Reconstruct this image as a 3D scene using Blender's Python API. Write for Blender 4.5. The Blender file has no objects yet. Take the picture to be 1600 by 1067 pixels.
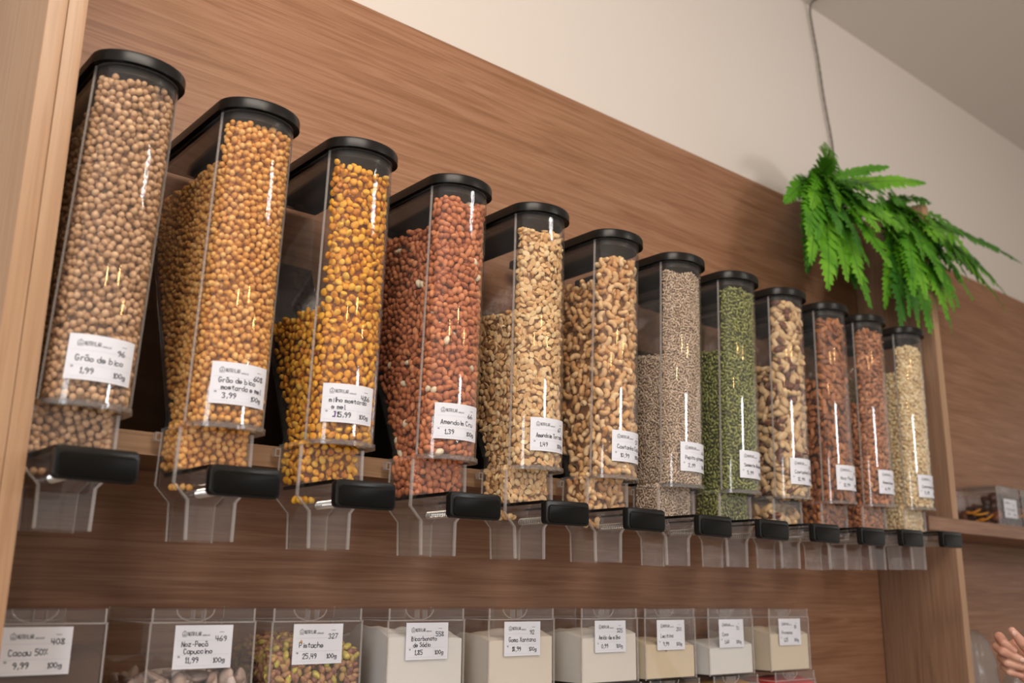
import bpy, bmesh, math, random
import numpy as np
from mathutils import Matrix, Vector, Euler

random.seed(7)
rng = np.random.default_rng(7)
K = 1.35            # the layout below is written in units of 1.35 m; everything is brought to metres at the end
SC = bpy.context.scene
COL = SC.collection
PI = math.pi

# ------------------------------------------------------------------ camera
cam_d = bpy.data.cameras.new('camera'); cam = bpy.data.objects.new('camera', cam_d); COL.objects.link(cam)
R = ((0.7607083360524741, -0.6491296647116328, 0.0115005621565294),
     (-0.17049282765686488, -0.1826474723582568, 0.9682777437529756),
     (-0.6262875483870962, -0.7384370202996604, -0.24961207866841315))
CX = -0.10136909
m3 = Matrix(R).transposed()
cam.matrix_world = Matrix.Translation((CX * K, 0, 0)) @ m3.to_4x4()
cam_d.sensor_width = 36.0
cam_d.lens = 1532.02 / 1600 * 36.0
cam_d.clip_start = 0.02
cam_d.dof.use_dof = True
cam_d.dof.focus_distance = 1.72
cam_d.dof.aperture_fstop = 3.2
SC.camera = cam

# ------------------------------------------------------------------ world, lights, exposure
w = bpy.data.worlds.new('world'); SC.world = w; w.use_nodes = True
w.node_tree.nodes['Background'].inputs[0].default_value = (1.0, 0.93, 0.86, 1)
w.node_tree.nodes['Background'].inputs[1].default_value = 0.30

def area(name, loc, target, sx, sy, power, color):
    d = bpy.data.lights.new(name, 'AREA'); d.shape = 'RECTANGLE'; d.size = sx; d.size_y = sy
    d.energy = power; d.color = color
    o = bpy.data.objects.new(name, d); COL.objects.link(o); o.location = loc
    v = Vector(target) - Vector(loc); o.rotation_euler = v.to_track_quat('-Z', 'Y').to_euler()
    return o
def bulb(name, loc, power, color, r):
    d = bpy.data.lights.new(name, 'POINT'); d.energy = power; d.color = color; d.shadow_soft_size = r
    o = bpy.data.objects.new(name, d); COL.objects.link(o); o.location = loc
    return o
area('shop_window_light', (-3.3, -2.2, 0.25), (0.6, 1.3, 0.3), 1.3, 2.4, 46, (0.95, 0.97, 1.0))
area('strip_reflection_light', (2.16, -1.0, 0.79), (2.16, 1.3, 0.7), 0.28, 0.28, 5, (0.93, 0.96, 1.0))  # unseen light added for the white strips reflected on the far dispensers
area('ceiling_panel_light', (0.2, 0.05, 1.9), (0.6, 1.1, 0.2), 1.3, 0.7, 24, (1.0, 0.90, 0.78))
area('ceiling_lamp', (2.55, -0.9, 1.80), (1.0, 1.3, 0.6), 0.03, 0.26, 1.6, (1.0, 0.97, 0.92))
area('ceiling_lamp', (2.85, -0.8, 1.80), (1.0, 1.3, 0.6), 0.03, 0.26, 1.6, (1.0, 0.97, 0.92))
bulb('pendant_bulb_light', (0.35, -1.5, 1.25), 3.2, (1.0, 0.60, 0.22), 0.04)
bulb('pendant_bulb_light', (1.55, -1.5, 1.30), 3.2, (1.0, 0.60, 0.22), 0.04)
bulb('pendant_bulb_light', (2.75, -1.5, 1.30), 3.2, (1.0, 0.60, 0.22), 0.04)

SC.view_settings.view_transform = 'Standard'
SC.view_settings.look = 'None'
SC.view_settings.gamma = 1.0
SC.view_settings.use_curve_mapping = False
SC.view_settings.exposure = 1.0
SC.cycles.transparent_max_bounces = 48
SC.cycles.max_bounces = 10
SC.cycles.caustics_reflective = False
SC.cycles.caustics_refractive = False

# ------------------------------------------------------------------ materials
def nmat(name):
    m = bpy.data.materials.new(name); m.use_nodes = True
    nt = m.node_tree; b = nt.nodes['Principled BSDF']
    return m, nt, b
def plain(name, col, rough=0.5, **kw):
    m, nt, b = nmat(name)
    b.inputs['Base Color'].default_value = (*col, 1); b.inputs['Roughness'].default_value = rough
    for k, v in kw.items(): b.inputs[k.replace('_', ' ')].default_value = v
    return m
def ramp(nt, stops):
    r = nt.nodes.new('ShaderNodeValToRGB'); e = r.color_ramp.elements
    while len(e) < len(stops): e.new(0.5)
    for i, (p, c) in enumerate(stops): e[i].position = p; e[i].color = (*c, 1)
    return r
def wood(name, dark, mid, light, vertical=False, rough=0.42):
    m, nt, b = nmat(name); L = nt.links.new
    tc = nt.nodes.new('ShaderNodeTexCoord'); mp = nt.nodes.new('ShaderNodeMapping')
    mp.inputs['Scale'].default_value = (34, 34, 1.6) if vertical else (1.6, 34, 34)
    L(tc.outputs['Object'], mp.inputs[0])
    n1 = nt.nodes.new('ShaderNodeTexNoise'); n1.inputs['Scale'].default_value = 1.0; n1.inputs['Detail'].default_value = 6
    n1.inputs['Distortion'].default_value = .5
    L(mp.outputs[0], n1.inputs[0])
    mp2 = nt.nodes.new('ShaderNodeMapping'); mp2.inputs['Scale'].default_value = (150, 150, 5) if vertical else (5, 150, 150)
    L(tc.outputs['Object'], mp2.inputs[0])
    n2 = nt.nodes.new('ShaderNodeTexNoise'); n2.inputs['Scale'].default_value = 1.0; n2.inputs['Detail'].default_value = 3
    n2.inputs['Distortion'].default_value = 1.2
    L(mp2.outputs[0], n2.inputs[0])
    mx = nt.nodes.new('ShaderNodeMath'); mx.operation = 'MULTIPLY_ADD'; mx.inputs[1].default_value = .30
    L(n1.outputs[0], mx.inputs[0])
    m2 = nt.nodes.new('ShaderNodeMath'); m2.operation = 'MULTIPLY'; m2.inputs[1].default_value = .70
    L(n2.outputs[0], m2.inputs[0]); L(m2.outputs[0], mx.inputs[2])
    r = ramp(nt, [(.36, dark), (.5, mid), (.64, light)]); L(mx.outputs[0], r.inputs[0]); L(r.outputs[0], b.inputs['Base Color'])
    bp = nt.nodes.new('ShaderNodeBump'); bp.inputs['Strength'].default_value = .12; bp.inputs['Distance'].default_value = .002
    L(mx.outputs[0], bp.inputs['Height']); L(bp.outputs[0], b.inputs['Normal'])
    b.inputs['Roughness'].default_value = rough
    return m
def clear(name, tint=(.965, .96, .955), haze=.015, edge=False, gloss_rough=.03):
    m = bpy.data.materials.new(name); m.use_nodes = True; nt = m.node_tree; nt.nodes.clear(); L = nt.links.new
    out = nt.nodes.new('ShaderNodeOutputMaterial')
    tr = nt.nodes.new('ShaderNodeBsdfTransparent'); tr.inputs[0].default_value = (*tint, 1)
    gl = nt.nodes.new('ShaderNodeBsdfGlossy'); gl.inputs['Roughness'].default_value = gloss_rough
    df = nt.nodes.new('ShaderNodeBsdfDiffuse'); df.inputs[0].default_value = (.85, .82, .8, 1)
    fr = nt.nodes.new('ShaderNodeFresnel'); ge = nt.nodes.new('ShaderNodeNewGeometry')   # a sheet is left at the same angle it was entered: no total reflection inside it
    mi = nt.nodes.new('ShaderNodeMath'); mi.operation = 'MULTIPLY_ADD'; mi.inputs[1].default_value = 1/1.42 - 1.42; mi.inputs[2].default_value = 1.42
    L(ge.outputs['Backfacing'], mi.inputs[0]); L(mi.outputs[0], fr.inputs[0])
    mx = nt.nodes.new('ShaderNodeMixShader'); mx.inputs[0].default_value = haze
    L(tr.outputs[0], mx.inputs[1]); L(df.outputs[0], mx.inputs[2])
    m2 = nt.nodes.new('ShaderNodeMixShader')
    L(fr.outputs[0], m2.inputs[0]); L(mx.outputs[0], m2.inputs[1]); L(gl.outputs[0], m2.inputs[2])
    L(m2.outputs[0], out.inputs[0])
    return m
def nut(name, stops, rough=.5, nscale=320, namt=.35, spec=.4, bump=.0, coat=0):
    m, nt, b = nmat(name); L = nt.links.new
    at = nt.nodes.new('ShaderNodeAttribute'); at.attribute_type = 'INSTANCER'; at.attribute_name = 'tone'
    tc = nt.nodes.new('ShaderNodeTexCoord')
    n1 = nt.nodes.new('ShaderNodeTexNoise'); n1.inputs['Scale'].default_value = nscale; n1.inputs['Detail'].default_value = 3
    ad = nt.nodes.new('ShaderNodeVectorMath'); ad.operation = 'SCALE'; ad.inputs[0].default_value = (31, 17, 9)
    L(at.outputs['Fac'], ad.inputs['Scale'])
    av = nt.nodes.new('ShaderNodeVectorMath'); av.operation = 'ADD'
    L(tc.outputs['Object'], av.inputs[0]); L(ad.outputs[0], av.inputs[1]); L(av.outputs[0], n1.inputs[0])
    s = nt.nodes.new('ShaderNodeMath'); s.operation = 'SUBTRACT'; s.inputs[1].default_value = .5; L(n1.outputs[0], s.inputs[0])
    q = nt.nodes.new('ShaderNodeMath'); q.operation = 'MULTIPLY_ADD'; q.inputs[1].default_value = namt * 2
    L(s.outputs[0], q.inputs[0]); L(at.outputs['Fac'], q.inputs[2])
    r = ramp(nt, stops); L(q.outputs[0], r.inputs[0]); L(r.outputs[0], b.inputs['Base Color'])
    b.inputs['Roughness'].default_value = rough; b.inputs['Specular IOR Level'].default_value = spec
    b.inputs['Coat Weight'].default_value = coat
    if bump:
        bp = nt.nodes.new('ShaderNodeBump'); bp.inputs['Strength'].default_value = bump; bp.inputs['Distance'].default_value = .001
        L(n1.outputs[0], bp.inputs['Height']); L(bp.outputs[0], b.inputs['Normal'])
    return m

M_BOARD = wood('oak_laminate', (.218, .100, .051), (.282, .137, .074), (.335, .176, .102))
M_BOARD.node_tree.nodes['Principled BSDF'].inputs['Specular IOR Level'].default_value = .3
M_PANEL = wood('pale_oak_upright', (.33, .18, .092), (.375, .215, .115), (.41, .245, .135), vertical=True)
M_PART = wood('oak_laminate_upright', (.20, .11, .066), (.26, .148, .09), (.31, .185, .115), vertical=True)
M_EDGE = wood('oak_shelf_edge', (.24, .14, .078), (.34, .205, .118), (.42, .265, .16))
M_SHELF = wood('oak_shelf_top', (.165, .082, .048), (.235, .122, .073), (.30, .165, .10))
M_PLASTER, _nt, _b = nmat('cream_plaster')
_n = _nt.nodes.new('ShaderNodeTexNoise'); _n.inputs['Scale'].default_value = 3; _n.inputs['Detail'].default_value = 5
_r = ramp(_nt, [(.3, (.62, .555, .50)), (.7, (.65, .585, .53))]); _nt.links.new(_n.outputs[0], _r.inputs[0]); _nt.links.new(_r.outputs[0], _b.inputs['Base Color'])
_b.inputs['Roughness'].default_value = .8
M_CEIL = plain('ceiling_paint', (.70, .64, .585), .85)
M_FLOOR = plain('floor_tile', (.35, .30, .26), .4)
M_CLEAR = clear('clear_acrylic')
M_CLEARD = clear('dusty_acrylic', (.972, .965, .96), .012)
M_RIM = clear('acrylic_edge', (.88, .84, .81), .20, gloss_rough=.15)  # whitish haze in the colour gives sheet edges an edge-lit look
M_COLLAR = clear('acrylic_flange', (.95, .93, .91), .10, gloss_rough=.1)
M_BLACK = plain('black_plastic', (.007, .0065, .006), .3, Specular_IOR_Level=.25)
M_BLACK2 = plain('black_plate', (.004, .004, .004), .25, Specular_IOR_Level=.25)
M_PAD = plain('black_pad', (.004, .0035, .003), .35, Specular_IOR_Level=.10)
M_STEEL = plain('zinc_steel', (.62, .60, .57), .28, Metallic=1.0)
M_PAPER = plain('label_paper', (.70, .70, .75), .55)
M_INK = plain('marker_ink', (.012, .008, .02), .5)
M_INKV = plain('violet_ink', (.09, .02, .20), .5)
M_PRINT = plain('grey_print', (.16, .16, .17), .6)
M_LINE = plain('faint_rule', (.52, .52, .56), .6)
M_CORD = plain('brown_grey_cord', (.17, .14, .12), .7)

# ------------------------------------------------------------------ mesh helpers
class MB:
    def __init__(s): s.v = []; s.f = []; s.m = []
    def add(s, verts, faces, mi=0):
        o = len(s.v); s.v += [tuple(map(float, p)) for p in verts]; s.f += [tuple(i + o for i in f) for f in faces]; s.m += [mi] * len(faces)
    def box(s, a, b, mi=0):
        x0, y0, z0 = a; x1, y1, z1 = b
        s.add([(x0,y0,z0),(x1,y0,z0),(x1,y1,z0),(x0,y1,z0),(x0,y0,z1),(x1,y0,z1),(x1,y1,z1),(x0,y1,z1)],
              [(0,3,2,1),(4,5,6,7),(0,1,5,4),(1,2,6,5),(2,3,7,6),(3,0,4,7)], mi)
    def loops(s, rings, mi=0, cap0=True, cap1=True, closed=True):
        n = len(rings[0]); o = len(s.v)
        for r in rings: s.v += [tuple(map(float, p)) for p in r]
        for i in range(len(rings) - 1):
            for j in range(n if closed else n - 1):
                k = (j + 1) % n
                s.f.append((o + i*n + j, o + i*n + k, o + (i+1)*n + k, o + (i+1)*n + j)); s.m.append(mi)
        if cap0: s.f.append(tuple(o + j for j in reversed(range(n)))); s.m.append(mi)
        if cap1: s.f.append(tuple(o + (len(rings)-1)*n + j for j in range(n))); s.m.append(mi)
    def tube(s, pts, r, n=8, mi=0):
        pts = [Vector(p) for p in pts]; rings = []
        rr = r if isinstance(r, (list, tuple)) else [r] * len(pts)
        up = Vector((0.13, .2, 1)).normalized()
        for i, p in enumerate(pts):
            t = (pts[min(i+1, len(pts)-1)] - pts[max(i-1, 0)]).normalized()
            u = up - t * up.dot(t)
            if u.length < .05: u = Vector((1, 0, 0)) - t * t.x
            u.normalize(); v = t.cross(u); up = u
            rings.append([p + (u * math.cos(a) + v * math.sin(a)) * rr[i] for a in [2*PI*k/n for k in range(n)]])
        s.loops(rings, mi)
    def mesh(s, name, mats, pv=(0, 0, 0), smooth=None):
        me = bpy.data.meshes.new(name)
        me.from_pydata([(p[0]-pv[0], p[1]-pv[1], p[2]-pv[2]) for p in s.v], [], s.f)
        for m in (mats if isinstance(mats, (list, tuple)) else [mats]): me.materials.append(m)
        me.polygons.foreach_set('material_index', s.m)
        if smooth is not None:
            me.polygons.foreach_set('use_smooth', [True] * len(s.f)); me.set_sharp_from_angle(angle=math.radians(smooth))
        me.update(); return me
    def obj(s, name, mats, parent=None, pv=(0, 0, 0), smooth=None):
        return link(name, s.mesh(name, mats, pv, smooth), parent)
TOPS = []
def link(name, me, parent=None):
    o = bpy.data.objects.new(name, me); COL.objects.link(o)
    if parent is not None: o.parent = parent
    else: TOPS.append(o)
    return o
def tag(o, label=None, cat=None, group=None, kind=None):
    if label: o['label'] = label
    if cat: o['category'] = cat
    if group: o['group'] = group
    if kind: o['kind'] = kind
    return o
def empty(name, loc, label, cat, group=None, roty=0):
    o = bpy.data.objects.new(name, None); COL.objects.link(o); TOPS.append(o); o.location = loc; o.rotation_euler = (0, roty, 0)
    o.empty_display_size = .02
    return tag(o, label, cat, group)
def bevel_box(name, a, b, r, mats, parent=None, pv=(0, 0, 0), seg=2):
    bm = bmesh.new(); bmesh.ops.create_cube(bm, size=1)
    for v in bm.verts: v.co = Vector([(a[i]+b[i])/2 + v.co[i]*(b[i]-a[i]) - pv[i] for i in range(3)])
    bmesh.ops.bevel(bm, geom=bm.edges[:], offset=r, segments=seg, affect='EDGES', profile=.6)
    me = bpy.data.meshes.new(name); bm.to_mesh(me); bm.free(); me.materials.append(mats)
    me.polygons.foreach_set('use_smooth', [True]*len(me.polygons)); me.set_sharp_from_angle(angle=math.radians(50))
    return link(name, me, parent)

# ------------------------------------------------------------------ handwriting: single stroke letters
G = {'a':"46 26 05 03 12 22 43|46 43 42",'b':"09 02 22 43 45 26 05",'c':"45 26 16 05 03 12 22 43",'d':"49 42 22 03 05 26 45",
'e':"04 44 45 26 16 05 03 12 22 43",'f':"48 39 28 22|15 35",'g':"45 26 05 04 13 43|46 41 20 01",'h':"09 02|04 26 45 42",'i':"26 22|28 27",
'j':"36 31 20 00|38 37",'l':"29 22 32",'m':"02 06|05 16 25 22|25 36 45 42",'n':"02 06|05 26 45 42",'o':"26 05 03 22 43 45 26",
'p':"00 06 26 45 43 22 03",'q':"40 46 26 05 03 22 43",'r':"12 16|15 26 46",'s':"45 26 05 14 34 43 22 03",'t':"28 23 32|06 46",
'u':"06 03 12 32 43 46|43 42",'v':"06 22 46",'x':"06 42|46 02",'z':"06 46 02 42",'ã':"46 26 05 03 12 22 43|46 43 42|08 19 28 39",
'á':"46 26 05 03 12 22 43|46 43 42|27 39",'ó':"26 05 03 22 43 45 26|27 39",'ç':"45 26 16 05 03 12 22 43|22 11",
'A':"02 29 42|14 34",'B':"02 09 38 36 05|05 36 43 32 02",'C':"48 29 19 07 04 12 22 43",'G':"48 29 19 07 04 12 22 43 45 25",'L':"09 02 42",
'M':"02 09 25 49 42",'N':"02 09 42 49",'P':"02 09 39 47 35 05",'S':"48 29 08 07 45 44 22 03",'T':"09 49|29 22",'X':"09 42|49 02",
'R':"02 09 39 47 35 05|25 42",'U':"09 03 12 32 43 49",'I':"29 22",'$':"48 29 08 07 45 44 22 03|29 22",
'0':"29 07 04 22 44 47 29",'1':"17 29 22|12 32",'2':"07 19 39 47 02 42",'3':"08 29 48 26 44 32 02",'4':"09 05 45|39 32",
'5':"49 09 06 36 44 32 02",'6':"39 05 03 22 43 45 05",'7':"09 49 12",'8':"26 08 29 48 26 03 22 43 26",'9':"45 26 07 29 48 45 22",
'F':"02 09 49|06 36",',':"23 11",'-':"15 35",'%':"07 18 07|09 18|49 02|34 43"}
def strokes(text, x, y, h, wd=.62, jit=0.0):
    """Polylines of a line of text with cap height h starting at (x, y)."""
    u = h / 7; out = []
    for ch in text:
        if ch != ' ':
            dy = random.uniform(-jit, jit) * h; sl = random.uniform(-jit, jit)
            for st in G[ch].split('|'):
                pts = [(int(q[0]) * u * wd * 1.25 , (int(q[1]) - 2) * u) for q in st.split()]
                out.append([(x + a + b * sl + random.uniform(-jit, jit)*u, y + b + dy + random.uniform(-jit, jit)*u) for a, b in pts])
        x += h * wd * (.62 if ch in 'il, 1' else 1.0)
    return out
def ribbon(mb, lines, pos, wdt, mi, lift=.00025):
    """Flat pen strokes of width wdt laid on the surface pos(u, v, lift)."""
    for ln in lines:
        for i in range(len(ln) - 1):
            (x0, y0), (x1, y1) = ln[i], ln[i+1]; dx, dy = x1-x0, y1-y0; d = math.hypot(dx, dy)
            if d < 1e-6: continue
            ex, ey = dx/d*wdt*.4, dy/d*wdt*.4; nx, ny = -dy/d*wdt/2, dx/d*wdt/2
            q = [(x0-ex+nx, y0-ey+ny), (x0-ex-nx, y0-ey-ny), (x1+ex-nx, y1+ey-ny), (x1+ex+nx, y1+ey+ny)]
            mb.add([pos(a, b, lift) for a, b in q], [(0, 1, 2, 3)], mi)
LW, LH = .064, .044
def price_label(parent, pos, code, name, price, pv, desc, vio=False, unit='100g'):
    n = 16; mb = MB()
    rows = []
    for v in (0, LH): rows.append([pos(LW*i/n, v, .0) for i in range(n+1)])
    back = []
    for v in (0, LH): back.append([pos(LW*i/n, v, -.0004) for i in range(n+1)])
    mb.loops([rows[0], rows[1], back[1], back[0], rows[0]], 0, False, False, closed=False)
    lb = mb.obj('price_label', M_PAPER, parent, pv, smooth=60); lb['label'] = 'white price label reading ' + desc
    s = 1e-3
    pr = MB()
    pr_l = strokes('NUTRILAR', 14*s, 33.4*s, 3.6*s, .52)
    pr_l += [[(8*s,34*s),(8*s,36.5*s),(10.3*s,38.5*s),(12.6*s,36.5*s),(12.6*s,34*s),(8*s,34*s)], [(10.3*s,34*s),(10.3*s,37*s)], [(8*s,32.6*s),(12.6*s,32.6*s)]]
    ribbon(pr, pr_l, pos, .00055, 0)
    ribbon(pr, strokes('natural', 30*s, 33*s, 2.0*s, .62), pos, .0003, 0)
    ribbon(pr, strokes('R$', 5*s, 11.5*s, 1.6*s, .7), pos, .0003, 0)
    ribbon(pr, [[(49*s, 36.8*s), (54*s, 36.8*s)]], pos, .0005, 0)
    rl = [[(3*s, y*s), (x1*s, y*s)] for y, x1 in ((28.5, 61), (14.2, 61), (3, 61))] + [[(42*s, 14*s), (42*s, 4*s)]]
    for l in rl[:3]:
        k = [(l[0][0] + (l[1][0]-l[0][0])*i/8, l[0][1]) for i in range(9)]
        ribbon(pr, [k], pos, .00022, 1)
    ribbon(pr, rl[3:], pos, .00022, 1)
    pr.obj('printed_text', [M_PRINT, M_LINE], lb, pv)
    hw = MB(); ln = strokes(code, 45*s, 27.6*s, 5.2*s, .85, .05)
    if isinstance(name, str): ln += strokes(name, 8*s, 18*s, 5.6*s, min(.74, 52/5.6/len(name)), .06)
    else:
        for i, t in enumerate(name): ln += strokes(t, (8 + 3*i)*s, (22.5 - 7.3*i)*s, 5.0*s, min(.74, 50/5.0/len(t)), .06)
    ln += strokes(unit, 43.5*s, 6*s, 4.8*s, .82, .05)
    pl = strokes(price, 13*s, 6.2*s, 5.4*s, .74, .05)
    ribbon(hw, ln, pos, .00075, 0); ribbon(hw, pl[:0] if vio else pl, pos, .0008, 0)
    if vio: ribbon(hw, pl[:1], pos, .0014, 1); ribbon(hw, pl[1:], pos, .0009, 0)
    hw.obj('handwriting', [M_INK, M_INKV], lb, pv)
    return lb

# ------------------------------------------------------------------ the room
def slab(name, a, b, mat, parent=None, kind='structure'):
    mb = MB(); mb.box(a, b); o = mb.obj(name, mat, parent)
    if kind and parent is None: o['kind'] = kind
    return o
YW = 1.18
wb = slab('wall_back', (-1.6, 1.20, -1.11), (6.5, 1.32, 1.47), M_PLASTER)
slab('ceiling', (-1.6, -2.6, 1.463), (6.5, 1.32, 1.56), M_CEIL)
slab('floor', (-1.6, -2.6, -1.2), (6.5, 1.32, -1.11), M_FLOOR)
def boardpiece(x0, x1, z0, z1):
    return bevel_box('wood_panel', (x0, YW, z0), (x1, 1.1995, z1), .0012, M_BOARD, wb)
boardpiece(.137, 1.979, -1.1, .884)
boardpiece(2.004, 4.4, -1.1, .884)

# left upright: two laminated boards, front edges towards the viewer
up = empty('shelf_upright', (.118, 1.07, -1.11), 'pale oak upright closing the shelving beside the first chickpea dispenser', 'upright')
pvu = (.118, 1.07, -1.11)
bevel_box('board', (.0995, .95, -1.11), (.1176, 1.1995, 1.2), .0008, M_PANEL, up, pvu)
bevel_box('board', (.118, .949, -1.11), (.1358, 1.1795, 1.2), .0008, M_PANEL, up, pvu)
pp = empty('shelf_partition', (1.99, 1.09, -1.11), 'brown oak partition board standing between the twelve dispensers and the dried fruit bay', 'partition')
pvp = (1.99, 1.09, -1.11)
bevel_box('board', (1.98, 1.0, -1.11), (2.0035, 1.1795, .884), .0008, M_PART, pp, pvp)
mb = MB(); mb.box((1.9797, .9985, -1.11), (2.0038, 1.0, .884)); mb.obj('edge_band', M_PANEL, pp, pvp)

# shelves
sh = empty('wall_shelf', (1.05, 1.10, .138), 'long oak shelf on which the twelve dispenser stands are mounted', 'shelf')
bevel_box('board', (.137, 1.036, .138), (1.9795, 1.1795, .1622), .0006, M_SHELF, sh, (1.05, 1.10, .138))
mb = MB(); mb.box((.137, 1.0350, .138), (1.9795, 1.036, .1622)); mb.obj('edge_band', M_EDGE, sh, (1.05, 1.10, .138))
sh2 = empty('wall_shelf', (2.8, 1.10, .138), 'oak shelf under the bins of dried fruit, with a thick front lip', 'shelf')
bevel_box('board', (2.004, 1.0, .138), (4.0, 1.1795, .1600), .0006, M_SHELF, sh2, (2.8, 1.10, .138))
bevel_box('front_lip', (1.845, .984, .1355), (4.0, .998, .1645), .0008, M_SHELF, sh2, (2.8, 1.10, .138))

# ------------------------------------------------------------------ dispensers
S = .145
OFF = [(1.2,4.9,8.7),(-.2,1.0,-1.9),(-6.3,-1.8,-6.0),(-1.6,-3.9,-2.0),(1.4,-3.2,-10.9),(1.5,-3.1,8.7),(4.3,-3.9,8.9),(3.4,-2.1,8.2),(3.5,-.6,1.4),(1.9,.7,-5.1),(-7.5,4.1,-6.9),(-1.6,7.8,-2.8)]
PV = (.04, .97, .1625)
Y0 = .972; HW = .0425; DEP = .030; TOPZ = .5168; EXPO = 1.0
def cxz(z): return .039 + .0297 * (z - .169)
def yback(z): return min(1.155, 1.025 + .51 * (max(z, .176) - .176))
def arc(t, inset=0.0):
    c, s_ = math.cos(t), math.sin(t)
    return -(HW - inset) * math.copysign(abs(c)**EXPO, c), -(DEP - inset) * abs(s_)**EXPO
def outline(z, inset=0.0, n=16, yb=None):
    """Plan of the hopper at height z: straight sides and back, bulging front."""
    c = cxz(z); yb = (yback(z) if yb is None else yb) - inset
    pts = [(c - HW + inset, yb)]
    for i in range(n + 1):
        x, y = arc(PI * i / n, inset); pts.append((c + x, Y0 + y))
    pts.append((c + HW - inset, yb))
    return [(x, y, z) for x, y in pts]
# arc-length table of the front bulge
_T = np.linspace(0, PI, 400); _P = np.array([arc(t) for t in _T]); _S = np.concatenate([[0], np.cumsum(np.hypot(*np.diff(_P, axis=0).T))])
ARC = _S[-1]
def wallpos(s, z, d):
    """Points on the hopper's inner wall: s < 0 the left side behind the front edge, 0..ARC the front, beyond it the right side. d = depth inwards. Returns position, normal."""
    s = np.atleast_1d(s).astype(float); z = np.broadcast_to(np.atleast_1d(z).astype(float), s.shape); d = np.broadcast_to(d, s.shape)
    c = .039 + .0297 * (z - .169)
    sc = np.clip(s, 0, ARC)
    px = np.interp(sc, _S, _P[:, 0]); py = np.interp(sc, _S, _P[:, 1])
    e = .0015; a = np.clip(sc - e, 0, ARC); b = np.clip(sc + e, 0, ARC)
    tx = np.interp(b, _S, _P[:, 0]) - np.interp(a, _S, _P[:, 0]); ty = np.interp(b, _S, _P[:, 1]) - np.interp(a, _S, _P[:, 1])
    l = np.hypot(tx, ty); tx, ty = tx / l, ty / l
    nx, ny = ty, -tx
    L = s < 0; Rr = s > ARC
    nx = np.where(L, -1., np.where(Rr, 1., nx)); ny = np.where(L | Rr, 0., ny)
    x = np.where(L, -HW, np.where(Rr, HW, px)) + c - nx * d
    y = np.where(L, Y0 - s, np.where(Rr, Y0 + s - ARC, Y0 + py)) - ny * d
    return np.stack([x, y, z], 1), np.stack([nx, ny, 0 * nx], 1)

def ring_shell(mb, zs, t, mi_wall, mi_rim, fn, top=True, bottom=True):
    """Open tube with real wall thickness."""
    o = [fn(z, 0.0) for z in zs]; i = [fn(z, t) for z in zs]
    mb.loops(o, mi_wall, False, False); mb.loops([list(reversed(r)) for r in i], mi_wall, False, False)
    if top: mb.loops([o[-1], i[-1]], mi_rim, False, False)
    if bottom: mb.loops([i[0], o[0]], mi_rim, False, False)

def neck_ring(z, inset=0.0, grow=0.0):
    """Plan of the neck, funnel and spout at height z."""
    pts = [(.163, -.0062, .0726), (.1045, -.0082, .0726), (.0880, .0078, .0590), (.0480, .0092, .0585)]
    for (z1, l1, r1), (z0, l0, r0) in zip(pts, pts[1:]):
        if z >= z0 - 1e-9:
            k = min(1, max(0, (z - z0) / (z1 - z0))); l = l0 + (l1 - l0) * k; r = r0 + (r1 - r0) * k; break
    l += inset; r -= inset; y0 = .975 + inset; y1 = 1.024 - inset
    return [(l, y1, z), (l, y0, z), (r, y0, z), (r, y1, z)]

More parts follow.
